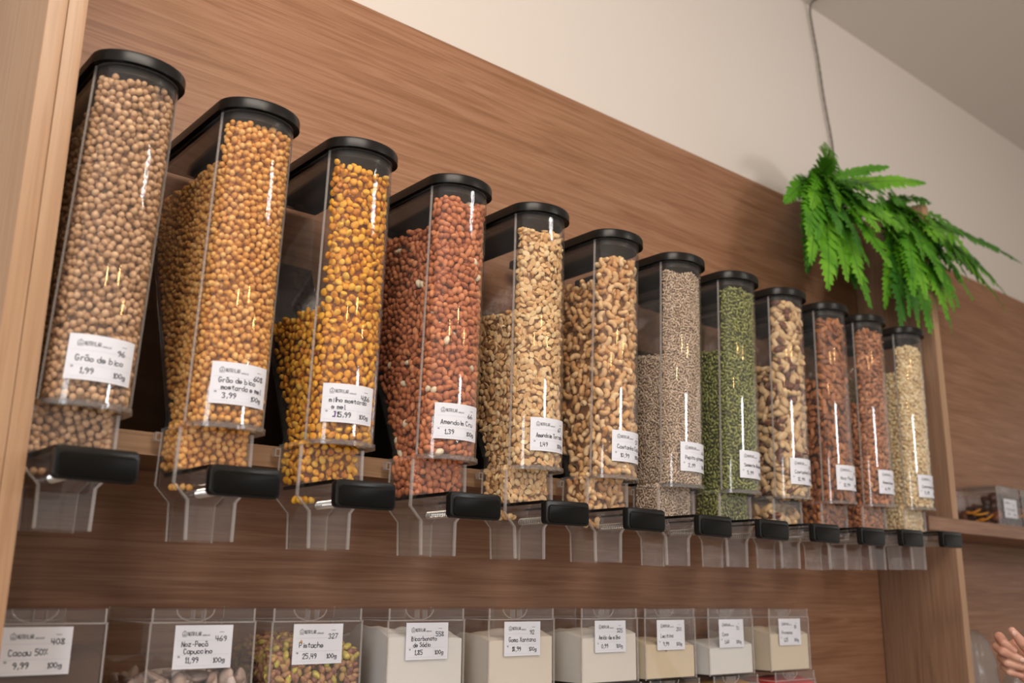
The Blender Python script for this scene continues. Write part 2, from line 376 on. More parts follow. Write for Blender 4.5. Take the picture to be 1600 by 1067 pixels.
# shared meshes of one dispenser
def build_shared():
    D = {}
    mb = MB(); ring_shell(mb, [.1655, .176, .43, TOPZ], .0022, 0, 1, lambda z, i: outline(z, i)); D['hopper'] = mb.mesh('hopper', [M_CLEAR, M_RIM], PV, 35)
    # collar: clear flange between hopper and neck
    mb = MB(); fl = lambda z, i: [(p[0], p[1], z) for p in outline(.169, -.0022 + i, yb=1.027)]
    ring_shell(mb, [.1605, .1655], .0100, 1, 1, fl); D['collar'] = mb.mesh('collar', [M_CLEARD, M_COLLAR], PV, 35)
    # the bright glued edges of the hopper
    for nm, sgn in (('left', -1), ('right', 1)):
        mb = MB(); rg = []
        for z in (.1655, TOPZ):
            x = cxz(z) + sgn * (HW + .0003); rg.append([(x-.0011, Y0-.0011, z), (x+.0011, Y0-.0011, z), (x+.0011, Y0+.0011, z), (x-.0011, Y0+.0011, z)])
        mb.loops(rg); D['seam_' + nm] = mb.mesh('seam', [M_RIM], PV)
    mb = MB(); mb.box((cxz(.36)-HW+.006, .9745, .30), (cxz(.36)+HW-.006, .9762, TOPZ)); D['divider'] = mb.mesh('divider', [M_CLEAR], PV)
    # lid
    mb = MB(); base = lambda z, g: [(p[0], p[1], z) for p in outline(TOPZ, -g, 22)]
    mb.loops([base(.5172, .0052), base(.5165, .0066), base(.5262, .0066), base(.5292, .0056), base(.5302, .0035), base(.5302, -.004), base(.5318, -.006)], 0)
    D['lid'] = mb.mesh('lid', [M_BLACK], PV, 40)
    mb = MB(); ring_shell(mb, [.5075, .5172], .0018, 0, 0, lambda z, i: [(p[0], p[1], z) for p in outline(TOPZ, .0034 + i, 22)]); D['plug'] = mb.mesh('lid_skirt', [M_BLACK], PV, 40)
    # neck + funnel + spout
    mb = MB(); ring_shell(mb, [.048, .088, .1045, .1605], .0020, 0, 1, neck_ring); D['spout'] = mb.mesh('spout', [M_CLEARD, M_RIM], PV)
    for j in range(4):
        mb = MB(); rg = []
        for z in (.048, .088, .1045, .1605):
            x, y, _ = neck_ring(z)[j]; h = .0015 if j in (1, 2) else .0009
            rg.append([(x-h, y-h, z), (x+h, y-h, z), (x+h, y+h, z), (x-h, y+h, z)])
        mb.loops(rg); D['corner%d' % j] = mb.mesh('corner_edge', [M_RIM], PV)
    # sliding gate plate and handle
    mb = MB(); mb.box((.0004, .912, .1138), (.0036, 1.0245, .1176)); mb.box((.0695, .912, .1138), (.0728, 1.0245, .1176)); mb.box((.0036, .912, .1138), (.0695, .9165, .1176)); D['plate'] = mb.mesh('gate_frame', [M_BLACK2], PV)
    mb = MB(); mb.box((.0036, .9165, .1152), (.0695, 1.0225, .1168)); D['sheet'] = mb.mesh('gate_sheet', [M_CLEARD], PV)
    mb = MB(); mb.box((.010, .930, .101), (.012, .974, .1135)); mb.box((.058, .930, .101), (.060, .974, .1135)); mb.box((.010, .930, .101), (.060, .974, .1025)); D['rail'] = mb.mesh('guide_rail', [M_CLEARD], PV)
    # spring
    mb = MB(); pts = []
    turns = 17
    for i in range(turns * 10 + 1):
        a = 2 * PI * i / 10; pts.append((.0195 + .0042*math.cos(a), .917 + .060*i/(turns*10), .0945 + .0042*math.sin(a)))
    mb.tube(pts, .00062, 5); D['spring'] = mb.mesh('spring', [M_STEEL], PV, 60)
    mb = MB(); mb.tube([(.0195, .978, .0945), (.0195, 1.018, .0945)], .0030, 8); D['rod'] = mb.mesh('guide_rod', [M_CLEARD], PV, 60)
    # clear hook at the back of the collar
    mb = MB(); mb.box((-.0135, 1.0225, .151), (-.0062, 1.030, .1525)); mb.box((-.0135, 1.0225, .151), (-.0120, 1.030, .1605)); mb.box((-.0135, 1.0225, .1590), (-.0062, 1.030, .1605)); D['hook'] = mb.mesh('hook', [M_RIM], PV)
    return D
SH = build_shared()
def handle_mesh():
    bm = bmesh.new(); bmesh.ops.create_cube(bm, size=1)
    a, b = (-.0006, .9045, .0880), (.0738, .9150, .1178)
    for v in bm.verts: v.co = Vector([(a[i]+b[i])/2 + v.co[i]*(b[i]-a[i]) - PV[i] for i in range(3)])
    e = [e for e in bm.edges if abs((e.verts[0].co - e.verts[1].co).y) > .005]
    bmesh.ops.bevel(bm, geom=e, offset=.0056, segments=5, affect='EDGES', profile=.5)
    e = [e for e in bm.edges if abs(e.verts[0].co.y - e.verts[1].co.y) < 1e-6]
    bmesh.ops.bevel(bm, geom=e, offset=.0010, segments=2, affect='EDGES', profile=.5)
    me = bpy.data.meshes.new('handle'); bm.to_mesh(me); bm.free(); me.materials.append(M_BLACK)
    me.polygons.foreach_set('use_smooth', [True]*len(me.polygons)); me.set_sharp_from_angle(angle=math.radians(50)); return me
SH['handle'] = handle_mesh()
def pad_mesh():
    bm = bmesh.new(); bmesh.ops.create_cube(bm, size=1)
    a, b = (.0030, .9030, .0900), (.0715, .9060, .1120)
    for v in bm.verts: v.co = Vector([(a[i]+b[i])/2 + v.co[i]*(b[i]-a[i]) - PV[i] for i in range(3)])
    e = [e for e in bm.edges if abs((e.verts[0].co - e.verts[1].co).y) > .002]
    bmesh.ops.bevel(bm, geom=e, offset=.0048, segments=5, affect='EDGES', profile=.5)
    e = [e for e in bm.edges if abs(e.verts[0].co.y - e.verts[1].co.y) < 1e-6]
    bmesh.ops.bevel(bm, geom=e, offset=.0006, segments=2, affect='EDGES', profile=.5)
    me = bpy.data.meshes.new('grip_pad'); bm.to_mesh(me); bm.free(); me.materials.append(M_PAD)
    me.polygons.foreach_set('use_smooth', [True]*len(me.polygons)); me.set_sharp_from_angle(angle=math.radians(50)); return me
SH['pad'] = pad_mesh()

DISP = [ # desc, code, name, price, label s0, front fill, rear fill, kind
 ('tan raw chickpeas', '96', 'Grão de bico', '1,99', .0262, .503, .470),
 ('yellow mustard and honey chickpeas', '608', ('Grão de bico', 'mostarda e mel'), '3,99', .0262, .503, .462),
 ('bright yellow corn nuts', '486', ('milho mostarda', 'e mel'), ')15,99', .0190, .498, .320),
 ('red-skinned raw peanuts', '66', 'Amendoim Cru', '1,39', .0218, .500, .466),
 ('pale roasted split peanuts', '67', 'Amendoim Torrado', '1,49', .0284, .494, .380),
 ('roasted cashews', '57', 'Castanha Caju', '10,99', .0309, .490, .455),
 ('small beige sunflower kernels', '61', 'Pepita girassol', '2,99', .0300, .501, .368),
 ('green pumpkin seeds', '64', 'Semente Abobora', '5,99', .0301, .503, .400),
 ('cream and brown brazil nuts', '60', 'Castanha Pará', '12,99', .0264, .506, .390),
 ('dark brown pecan halves', '69', 'Noz-Pecã', '12,99', .0250, .500, .390),
 ('reddish brown almonds', '63', 'Amendoas', '6,99', .0290, .499, .360),
 ('pale cream cashew pieces', '65', 'Castanha Picada', '5,99', .0266, .488, .438),
]
G[')'] = "29 49 32 02"
WHERE = ['hard against the pale upright', 'between the tan chickpeas and the corn nuts', 'between the yellow chickpeas and the red peanuts', 'between the corn nuts and the roasted peanuts',
 'between the red peanuts and the cashews', 'between the roasted peanuts and the sunflower kernels', 'between the cashews and the pumpkin seeds', 'between the sunflower kernels and the brazil nuts',
 'between the pumpkin seeds and the pecans', 'between the brazil nuts and the almonds', 'between the pecans and the cream cashew pieces', 'last of the row beside the partition']
ROOTM = []
for k in range(1, 13):
    dx, dz, ro = OFF[k-1][0]*1e-3, OFF[k-1][1]*1e-3, OFF[k-1][2]*1e-3
    desc, code, name, price, s0, ft, rt = DISP[k-1]
    loc = (S*k + PV[0] + dx + ro*PV[2], PV[1], PV[2] + dz)
    root = empty('bulk_dispenser', loc, 'clear dispenser of %s %s' % (desc, WHERE[k-1]), 'dispenser', 'row of bulk food dispensers', ro)
    ROOTM.append(Matrix.Translation(loc) @ Matrix.Rotation(ro, 4, 'Y'))
    hop = link('hopper', SH['hopper'], root)
    link('seam', SH['seam_left'], hop); link('seam', SH['seam_right'], hop); link('divider', SH['divider'], hop)
    link('collar', SH['collar'], root)
    lid = link('lid', SH['lid'], root); link('lid_skirt', SH['plug'], lid)
    sp = link('spout', SH['spout'], root)
    for j in range(4): link('corner_edge', SH['corner%d' % j], sp)
    gp = link('gate', SH['plate'], root); link('gate_sheet', SH['sheet'], gp)
    hd = link('handle', SH['handle'], gp)
    link('grip_pad', SH['pad'], gp)
    link('guide_rail', SH['rail'], root); link('spring', SH['spring'], root); link('guide_rod', SH['rod'], root); link('hook', SH['hook'], root)
    # black wedge stand under the sloping back
    zb = .1624 - dz
    prof = [(1.0315, zb), (1.0315, .1740), (1.1515, .4270), (1.1575, .4300), (1.1755, .4300), (1.1755, zb)]
    mb = MB(); xa, xb = -.0015, .0800
    mb.loops([[(xa + .0297*(z-.169), y, z) for y, z in prof], [(xb + .0297*(z-.169), y, z) for y, z in prof]])
    mb.obj('stand', M_BLACK2, root, PV)
    def pos(u, v, lift, s0=s0):
        p, n = wallpos(s0 + u, .1845 + v, -.0007 - lift)
        return tuple(p[0])
    nm = name if isinstance(name, str) else ' '.join(name)
    price_label(root, pos, code, name, price, PV, nm, vio=(k == 3))

# ------------------------------------------------------------------ the food: templates
def ico(sub=2):
    bm = bmesh.new(); bmesh.ops.create_icosphere(bm, subdivisions=sub, radius=1.0); return bm
def finish(bm, name, mat):
    me = bpy.data.meshes.new(name); bm.to_mesh(me); bm.free(); me.materials.append(mat)
    me.polygons.foreach_set('use_smooth', [True]*len(me.polygons)); me.update(); return me
def blob(name, mat, r, sx=1, sy=1, sz=1, lump=.05, seed=0, fn=None, sub=2):
    bm = ico(sub); rr = random.Random(seed)
    ph = [rr.uniform(0, 6.28) for _ in range(6)]
    for v in bm.verts:
        c = v.co.copy()
        k = 1 + lump*(math.sin(2.3*c.x+ph[0]) + math.sin(2.9*c.y+ph[1]) + math.sin(2.6*c.z+ph[2]))
        c = c * k
        if fn: c = fn(c)
        v.co = Vector((c.x*sx*r, c.y*sy*r, c.z*sz*r))
    return finish(bm, name, mat)
def beak(c):
    t = max(0, c.x - .55); return Vector((c.x + t*.7, c.y*(1-.6*t), c.z*(1-.6*t)))
def kernel(c):  # corn nut: broad, dented on one side
    f = 1 + .22*c.x; d = .28*max(0, 1-((c.x-.2)**2 + c.y**2)*3)
    return Vector((c.x, c.y*f, c.z*(.72*f) - d*(1 if c.z > 0 else 0)))
def half(c):    # split peanut: flat face with a groove
    if c.z > 0: return Vector((c.x, c.y, .12 - .10*max(0, 1-abs(c.y)*4)*(abs(c.x) < .8)))
    return c
def point(c):   # pointed seed
    t = max(0, c.x); return Vector((c.x*(1+.15*t), c.y*(1-.45*t*t), c.z*(1-.35*t)))
def ridge(c):   # pecan half: long furrows
    a = math.atan2(c.z, c.y); k = 1 + .16*math.cos(5*a)
    return Vector((c.x, c.y*k, c.z*k if c.z < 0 else c.z*.35*k))
def wedge(c):   # brazil nut: three blunt sides
    a = math.atan2(c.z, c.y); k = 1 + .13*math.cos(3*a); return Vector((c.x, c.y*k, c.z*k))
def cashew(name, mat, seed):
    rr = random.Random(seed); bm = bmesh.new(); rings = []; n = 8; m = 9; Rr = .0070
    for i in range(m):
        t = i/(m-1); a = (t-.5)*rr.uniform(3.0, 3.3) if False else (t-.5)*2.6
        r = .0045*math.sqrt(max(.03, 1-(2*t-1)**4))*(1 - .25*t)
        c = Vector((Rr*math.sin(a), Rr*math.cos(a)*1.05 - Rr*.6, 0)); o = Vector((math.sin(a), math.cos(a), 0))
        rings.append([bm.verts.new(c + o*math.cos(b)*r*1.05 + Vector((0, 0, math.sin(b)*r))) for b in [2*PI*j/n for j in range(n)]])
    for i in range(m-1):
        for j in range(n): bm.faces.new((rings[i][j], rings[i+1][j], rings[i+1][(j+1)%n], rings[i][(j+1)%n]))
    bm.faces.new(list(reversed(rings[0]))[::-1]); bm.faces.new(list(reversed(rings[-1])))
    bmesh.ops.recalc_face_normals(bm, faces=bm.faces[:])
    return finish(bm, name, mat)

M_CHICK = nut('chickpea_skin', [(0, (.42, .23, .105)), (.5, (.62, .375, .20)), (1, (.74, .49, .29))], .5, 350, .25)
M_MUST = nut('mustard_chickpea', [(0, (0.590, 0.236, 0.041)), (.45, (0.802, 0.389, 0.088)), (1, (0.900, 0.543, 0.189))], .42, 350, .3)
M_CORN = nut('corn_nut', [(0, (.55, .17, .015)), (.25, (.82, .34, .018)), (.7, (.90, .46, .03)), (1, (.90, .58, .10))], .38, 260, .3)
M_RED = nut('peanut_skin', [(0, (0.346, 0.090, 0.032)), (.5, (0.614, 0.205, 0.077)), (.93, (0.768, 0.320, 0.141)), (1, (0.900, 0.768, 0.538))], .45, 420, .22, bump=.25)
M_ROAST = nut('roast_peanut', [(0, (0.575, 0.287, 0.103)), (.4, (0.805, 0.506, 0.230)), (1, (0.900, 0.690, 0.391))], .5, 300, .3)
M_CASH = nut('cashew_flesh', [(0, (0.540, 0.238, 0.076)), (.4, (0.734, 0.421, 0.173)), (1, (0.900, 0.670, 0.389))], .48, 200, .3)
M_SUN = nut('sunflower_kernel', [(0, (0.338, 0.221, 0.143)), (.35, (0.611, 0.455, 0.325)), (1, (0.858, 0.689, 0.533))], .55, 500, .3)
M_PUMP = nut('pumpkin_seed', [(0, (0.100, 0.106, 0.025)), (.4, (0.237, 0.263, 0.056)), (1, (0.450, 0.450, 0.150))], .4, 500, .3)
M_BRAZ = nut('brazil_nut', [(0, (.13, .045, .025)), (.28, (.17, .065, .035)), (.36, (.60, .38, .18)), (1, (.78, .57, .33))], .42, 90, .34)
M_PECAN = nut('pecan', [(0, (0.156, 0.048, 0.018)), (.5, (0.360, 0.126, 0.042)), (1, (0.552, 0.228, 0.084))], .42, 220, .35)
M_ALM = nut('almond_skin', [(0, (0.213, 0.069, 0.025)), (.5, (0.450, 0.169, 0.062)), (1, (0.650, 0.312, 0.150))], .5, 500, .3, bump=.3)
M_PIECE = nut('cashew_piece', [(0, (0.605, 0.396, 0.187)), (.4, (0.770, 0.583, 0.319)), (1, (0.900, 0.770, 0.506))], .55, 200, .25)
M_PIST = nut('pistachio', [(0, (0.130, 0.046, 0.046)), (.35, (0.338, 0.156, 0.098)), (.6, (0.494, 0.273, 0.130)), (.85, (0.468, 0.442, 0.065)), (1, (0.780, 0.546, 0.156))], .5, 240, .5)
M_CANDY = nut('sugared_pecan', [(0, (.30, .20, .16)), (.5, (.46, .34, .28)), (1, (.62, .52, .50))], .7, 150, .4)

KINDS = {}
def kind(key, name, meshes, D, label, group, cat, flat, core):
    KINDS[key] = dict(name=name, meshes=meshes, D=D, label=label, group=group, cat=cat, flat=flat, core=core)
KN = 3
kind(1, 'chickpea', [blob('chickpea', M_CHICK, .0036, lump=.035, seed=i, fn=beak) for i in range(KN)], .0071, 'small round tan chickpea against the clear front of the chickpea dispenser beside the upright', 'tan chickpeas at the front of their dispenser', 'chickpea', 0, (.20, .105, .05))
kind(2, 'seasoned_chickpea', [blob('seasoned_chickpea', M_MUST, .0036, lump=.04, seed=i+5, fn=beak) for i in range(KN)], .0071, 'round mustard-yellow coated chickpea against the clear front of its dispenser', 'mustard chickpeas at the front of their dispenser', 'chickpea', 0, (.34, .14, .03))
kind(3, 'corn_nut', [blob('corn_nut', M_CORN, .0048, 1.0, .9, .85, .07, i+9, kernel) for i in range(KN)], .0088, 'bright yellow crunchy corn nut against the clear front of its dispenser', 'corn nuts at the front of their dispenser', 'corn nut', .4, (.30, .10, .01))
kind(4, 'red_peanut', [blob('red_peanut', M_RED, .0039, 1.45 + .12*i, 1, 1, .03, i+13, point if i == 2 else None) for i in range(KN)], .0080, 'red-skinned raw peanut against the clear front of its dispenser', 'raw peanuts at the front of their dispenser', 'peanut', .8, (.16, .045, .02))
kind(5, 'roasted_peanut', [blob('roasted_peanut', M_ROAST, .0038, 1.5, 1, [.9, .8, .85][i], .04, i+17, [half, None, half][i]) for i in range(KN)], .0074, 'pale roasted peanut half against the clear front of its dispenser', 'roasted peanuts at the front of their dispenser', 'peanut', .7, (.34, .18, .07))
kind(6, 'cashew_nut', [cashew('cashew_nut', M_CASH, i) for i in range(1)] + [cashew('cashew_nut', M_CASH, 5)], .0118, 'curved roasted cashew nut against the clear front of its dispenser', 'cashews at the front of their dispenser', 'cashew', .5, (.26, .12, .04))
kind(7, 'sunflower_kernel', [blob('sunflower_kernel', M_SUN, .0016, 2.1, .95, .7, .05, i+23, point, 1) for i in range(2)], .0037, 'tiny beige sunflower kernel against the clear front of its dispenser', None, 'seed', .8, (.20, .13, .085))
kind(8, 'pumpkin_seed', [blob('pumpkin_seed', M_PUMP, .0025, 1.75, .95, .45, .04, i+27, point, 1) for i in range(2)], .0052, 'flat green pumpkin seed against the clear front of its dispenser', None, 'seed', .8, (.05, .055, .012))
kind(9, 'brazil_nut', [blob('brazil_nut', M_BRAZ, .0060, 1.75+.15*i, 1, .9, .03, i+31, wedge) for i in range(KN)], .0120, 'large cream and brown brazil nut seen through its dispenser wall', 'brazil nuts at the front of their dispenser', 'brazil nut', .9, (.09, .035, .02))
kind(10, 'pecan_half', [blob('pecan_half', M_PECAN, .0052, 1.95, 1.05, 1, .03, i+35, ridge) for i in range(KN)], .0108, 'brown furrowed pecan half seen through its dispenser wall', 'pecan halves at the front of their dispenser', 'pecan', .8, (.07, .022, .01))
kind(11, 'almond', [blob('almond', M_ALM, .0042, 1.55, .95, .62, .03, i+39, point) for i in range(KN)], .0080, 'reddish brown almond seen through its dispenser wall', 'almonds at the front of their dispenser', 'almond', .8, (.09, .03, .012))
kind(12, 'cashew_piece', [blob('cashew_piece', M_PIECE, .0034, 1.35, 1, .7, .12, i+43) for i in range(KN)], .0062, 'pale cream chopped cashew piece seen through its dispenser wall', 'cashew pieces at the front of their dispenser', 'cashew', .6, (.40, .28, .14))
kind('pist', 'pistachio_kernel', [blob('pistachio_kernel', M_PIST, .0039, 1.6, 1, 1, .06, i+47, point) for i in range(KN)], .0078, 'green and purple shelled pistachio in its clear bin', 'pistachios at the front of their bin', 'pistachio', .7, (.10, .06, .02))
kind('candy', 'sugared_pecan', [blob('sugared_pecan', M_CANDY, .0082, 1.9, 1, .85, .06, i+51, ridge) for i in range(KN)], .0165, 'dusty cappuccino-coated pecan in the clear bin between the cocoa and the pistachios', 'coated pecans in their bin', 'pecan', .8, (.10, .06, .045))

def poisson(s0, s1, z0, z1, r, ok, tries=9):
    """Dart throwing in a rectangle: centres at least r apart."""
    area_ = (s1-s0)*(z1-z0); n = int(area_/(r*r)*tries); c = r/1.4142
    P = rng.random((n, 2))*[s1-s0, z1-z0] + [s0, z0]; P = P[ok(P)]
    g = {}; out = []; r2 = r*r
    for x, y in P.tolist():
        i, j = int((x-s0)/c), int((y-z0)/c); bad = False
        for a in range(i-2, i+3):
            for b in range(j-2, j+3):
                q = g.get((a, b))
                if q is not None and (q[0]-x)**2 + (q[1]-y)**2 < r2: bad = True; break
            if bad: break
        if not bad: g[(i, j)] = (x, y); out.append((x, y))
    return np.array(out).reshape(-1, 2)
def orient(nrm, flat):
    """Euler angles: local z along the wall normal with scatter (flat = 1: lying against the wall), spun at random."""
    out = np.zeros((len(nrm), 3))
    for i, n in enumerate(nrm):
        if flat == 0 or random.random() > flat + .1:
            out[i] = [random.uniform(0, 6.283) for _ in range(3)]; continue
        z = Vector(n) + Vector([random.gauss(0, .28) for _ in range(3)])
        q = z.to_track_quat('Z', 'X') @ Euler((0, 0, random.uniform(0, 6.283))).to_quaternion()
        out[i] = q.to_euler()
    return out
def stuff_tree(templates):
    nt = bpy.data.node_groups.new('piece_scatter', 'GeometryNodeTree')
    nt.interface.new_socket('Geometry', in_out='INPUT', socket_type='NodeSocketGeometry')
    nt.interface.new_socket('Geometry', in_out='OUTPUT', socket_type='NodeSocketGeometry')
    N = nt.nodes.new; L = nt.links.new
    gi, go = N('NodeGroupInput'), N('NodeGroupOutput')
    jn = N('GeometryNodeJoinGeometry')
    for t in templates:
        oi = N('GeometryNodeObjectInfo'); oi.transform_space = 'ORIGINAL'; oi.inputs['Object'].default_value = t; oi.inputs['As Instance'].default_value = True
        L(oi.outputs['Geometry'], jn.inputs[0])
    def at(n, t):
        a = N('GeometryNodeInputNamedAttribute'); a.data_type = t; a.inputs['Name'].default_value = n; return a.outputs['Attribute']
    ip = N('GeometryNodeInstanceOnPoints'); L(gi.outputs[0], ip.inputs['Points']); L(jn.outputs[0], ip.inputs['Instance'])
    ip.inputs['Pick Instance'].default_value = True
    L(at('use', 'BOOLEAN'), ip.inputs['Selection']); L(at('variant', 'INT'), ip.inputs['Instance Index'])
    L(at('spin', 'FLOAT_VECTOR'), ip.inputs['Rotation']); L(at('size', 'FLOAT_VECTOR'), ip.inputs['Scale'])
    j2 = N('GeometryNodeJoinGeometry'); L(ip.outputs[0], j2.inputs[0]); L(gi.outputs[0], j2.inputs[0]); L(j2.outputs[0], go.inputs[0])
    return nt
CAMW = Vector((CX, 0, 0))
def place_food(key, base, pts, nrm, core, label_stuff, nind, good=None, tone_bias=0, smin=.88, smax=1.1):
    """pts in the container's own frame (matrix base). The nind pieces nearest to the camera among the outer ones become objects, the rest one stuff object."""
    kd = KINDS[key]; n = len(pts)
    rot = orient(nrm, kd['flat']); size = np.repeat(rng.uniform(smin, smax, (n, 1)), 3, 1) * rng.uniform(.94, 1.06, (n, 3))
    tone = np.clip(rng.beta(2.2, 2.2, n) + tone_bias, 0, 1); var = rng.integers(0, len(kd['meshes']), n)
    if key == 4: tone = np.where(rng.random(n) < .035, 1.25, tone*.85)
    B = np.array(base); wp = pts @ B[:3, :3].T + B[:3, 3]
    dist = np.linalg.norm(wp - np.array(CAMW), axis=1)
    if good is not None: dist = dist + np.where(good, 0, 10)
    order = np.argsort(dist); ind = order[:nind]; rest = order[nind:]
    temps = [None]*len(kd['meshes'])
    for i in ind:
        o = bpy.data.objects.new(kd['name'], kd['meshes'][var[i]]); COL.objects.link(o); TOPS.append(o)
        o.matrix_world = base @ Matrix.LocRotScale(Vector(pts[i]), Euler(rot[i]), Vector(size[i]))
        o['label'] = kd['label']; o['category'] = kd['cat']; o['tone'] = float(tone[i])
        if kd['group'] or nind == 3: o['group'] = kd['group'] or 'loose %ss at the front of their dispenser' % kd['name'].replace('_', ' ')
        if temps[var[i]] is None: temps[var[i]] = o
    temps = [t for t in temps if t is not None]
    cv, cf = core
    me = bpy.data.meshes.new('loose_' + kd['name'])
    me.from_pydata([tuple(p) for p in cv] + [tuple(p) for p in pts[rest]], [], cf)
    nc = len(cv); N_ = nc + len(rest)
    def attr(nm, tp, fld, vals):
        a = me.attributes.new(nm, tp, 'POINT'); a.data.foreach_set(fld, np.ascontiguousarray(vals).ravel())
    attr('use', 'BOOLEAN', 'value', np.concatenate([np.zeros(nc, bool), np.ones(len(rest), bool)]))
    attr('variant', 'INT', 'value', np.concatenate([np.zeros(nc, int), var[rest] % len(temps)]).astype(np.int32))
    attr('spin', 'FLOAT_VECTOR', 'vector', np.concatenate([np.zeros((nc, 3)), rot[rest]]).astype(np.float32))
    attr('size', 'FLOAT_VECTOR', 'vector', np.concatenate([np.ones((nc, 3)), size[rest]]).astype(np.float32))
    attr('tone', 'FLOAT', 'value', np.concatenate([np.zeros(nc), tone[rest]]).astype(np.float32))
    me.materials.append(plain(kd['name'] + '_gap_shade', kd['core'], .8))  # core colour darkened to stand for shade in the gaps
    so = bpy.data.objects.new('packed_' + {'pecan_half': 'pecan_halves', 'candy': 'candies'}.get(kd['name'], kd['name'] + 's'), me); COL.objects.link(so); TOPS.append(so); so.matrix_world = base
    tag(so, label_stuff, kd['cat'], kind='stuff')
    md = so.modifiers.new('scatter', 'NODES'); md.node_group = stuff_tree(temps)
    return temps

def grid_core(rings):
    mb = MB(); mb.loops(rings); return mb.v, mb.f
DEEP = {1:3, 2:3, 3:3, 4:3, 5:3, 6:3, 7:2, 8:2, 9:3, 10:3, 11:3, 12:2}
LAB = 'mass of %s packed behind the front pieces in the %s'
for k in range(1, 13):
    kd = KINDS[k]; D = kd['D']; ft, rt = DISP[k-1][5], DISP[k-1][6]
    pts, nrm, lay = [], [], []
    wob = [random.uniform(0, 6.28) for _ in range(4)]
    def lvl(s):
        return np.where(s < .001, rt + (.004*np.sin(s*60+wob[0])), ft - .006*(s/ARC)**2 + .0035*np.sin(s*110+wob[1]))
    for layer in range(DEEP[k]):
        d = .0022 + D*.42 + layer*D*.72
        def ok(P):
            s, z = P[:, 0], P[:, 1]
            yb = np.minimum(1.155, 1.025 + .51*(np.maximum(z, .176)-.176)) - .002 - D*.3
            rear = np.where(s < 0, Y0 - s, np.where(s > ARC, Y0 + s - ARC, 0))
            lv = np.where((s < .001) | (s > ARC), rt + .004*np.sin(s*60+wob[0]), lvl(s))
            return (rear < yb) & (z < lv - D*.35) & (z > .1665 + D*.3) & ((s > -.004) | (s < 0))
        P = poisson(-.18, ARC + (.16 if layer == 0 else .0), .165, .52, D*(.92 if layer == 0 else .88), ok, 14)
        j = rng.normal(0, D*.08, len(P))
        p, n = wallpos(P[:, 0], P[:, 1], d + np.abs(j)); pts.append(p); nrm.append(n); lay += [layer]*len(p)
    # neck, from the collar down to the gate plate
    nl, nr, ny0, ny1 = -.0052, .0706, .9775, 1.0215
    for layer in range(2):
        d = D*.45 + layer*D*.7
        segs = [(ny1-ny0), (nr-nl), (ny1-ny0)]; tot = sum(segs)
        P = poisson(0, tot, .1185 + D*.35, .1655, D*(.90 if layer == 0 else .88), lambda q: q[:, 0] > -1, 14)
        if k == 9: P = P[P[:, 1] < .143 + .006*np.sin(P[:, 0]*60)]
        for s, z in P:
            if s < segs[0]: q, nn = (nl + d, ny1 - s, z), (-1, 0, 0)
            elif s < segs[0]+segs[1]: q, nn = (nl + (s-segs[0]), ny0 + d, z), (0, -1, 0)
            else: q, nn = (nr - d, ny0 + (s-segs[0]-segs[1]), z), (1, 0, 0)
            q = (min(max(q[0], nl + D*.42), nr - D*.42), max(q[1], ny0 + D*.42), z)
            pts.append(np.array([q])); nrm.append(np.array([nn], float)); lay.append(layer)
    # heaped tops
    for (xa, xb, ya, yb_, lv, br) in ((-HW+D*.7, HW-D*.7, -.018, .0, ft, 0), (-HW+D*.7, HW-D*.7, .006, (yback(rt)-Y0-.006), rt, 1)):
        P = poisson(xa, xb, ya, yb_, D*.85, lambda q: (q[:, 1] > D*.75 - DEP*np.sqrt(np.clip(1-(q[:, 0]/HW)**2, 0, 1))) if not br else q[:, 0] > -1)
        if len(P):
            z = lv - D*.25 + rng.normal(0, D*.22, len(P)) + .003*np.sin(P[:, 0]*90 + wob[2])
            p = np.stack([.039 + .0297*(z-.169) + P[:, 0], Y0 + P[:, 1] + (.003 if br else 0), z], 1)
            pts.append(p); nrm.append(np.tile([0, 0, 1.], (len(p), 1))); lay += [9]*len(p)
    pts = np.concatenate(pts) - np.array(PV); nrm = np.concatenate(nrm); lay = np.array(lay)
    # core that fills the middle, its dark colour painting the shade between pieces
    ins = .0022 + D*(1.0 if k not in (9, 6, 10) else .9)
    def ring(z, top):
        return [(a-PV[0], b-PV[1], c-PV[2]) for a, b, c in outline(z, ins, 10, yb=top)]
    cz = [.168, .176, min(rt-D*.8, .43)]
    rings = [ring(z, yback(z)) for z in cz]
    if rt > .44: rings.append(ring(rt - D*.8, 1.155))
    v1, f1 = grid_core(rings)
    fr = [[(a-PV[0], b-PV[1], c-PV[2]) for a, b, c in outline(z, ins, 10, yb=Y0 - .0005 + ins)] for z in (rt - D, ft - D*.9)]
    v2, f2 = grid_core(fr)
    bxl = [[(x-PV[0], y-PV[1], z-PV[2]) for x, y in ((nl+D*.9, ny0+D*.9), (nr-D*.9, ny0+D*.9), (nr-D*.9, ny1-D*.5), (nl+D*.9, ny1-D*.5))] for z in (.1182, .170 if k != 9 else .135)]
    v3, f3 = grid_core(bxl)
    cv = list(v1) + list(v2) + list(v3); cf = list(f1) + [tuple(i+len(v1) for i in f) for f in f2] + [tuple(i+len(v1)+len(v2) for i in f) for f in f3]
    good = (lay == 0) & ((nrm[:, 1] < -.25) | ((nrm[:, 0] < -.5) & (pts[:, 1] < .05)))
    u_lab = (pts[:, 0] > -.03) & (pts[:, 2] > .1845-PV[2]) & (pts[:, 2] < .2285-PV[2])
    good &= ~u_lab
    nind = 300 if k not in (7, 8) else 3
    if k == 9: nind = 140
    place_food(k, ROOTM[k-1], pts, nrm, (cv, cf), 'mass of %s filling the dispenser %s' % (DISP[k-1][0], WHERE[k-1]), nind, good)
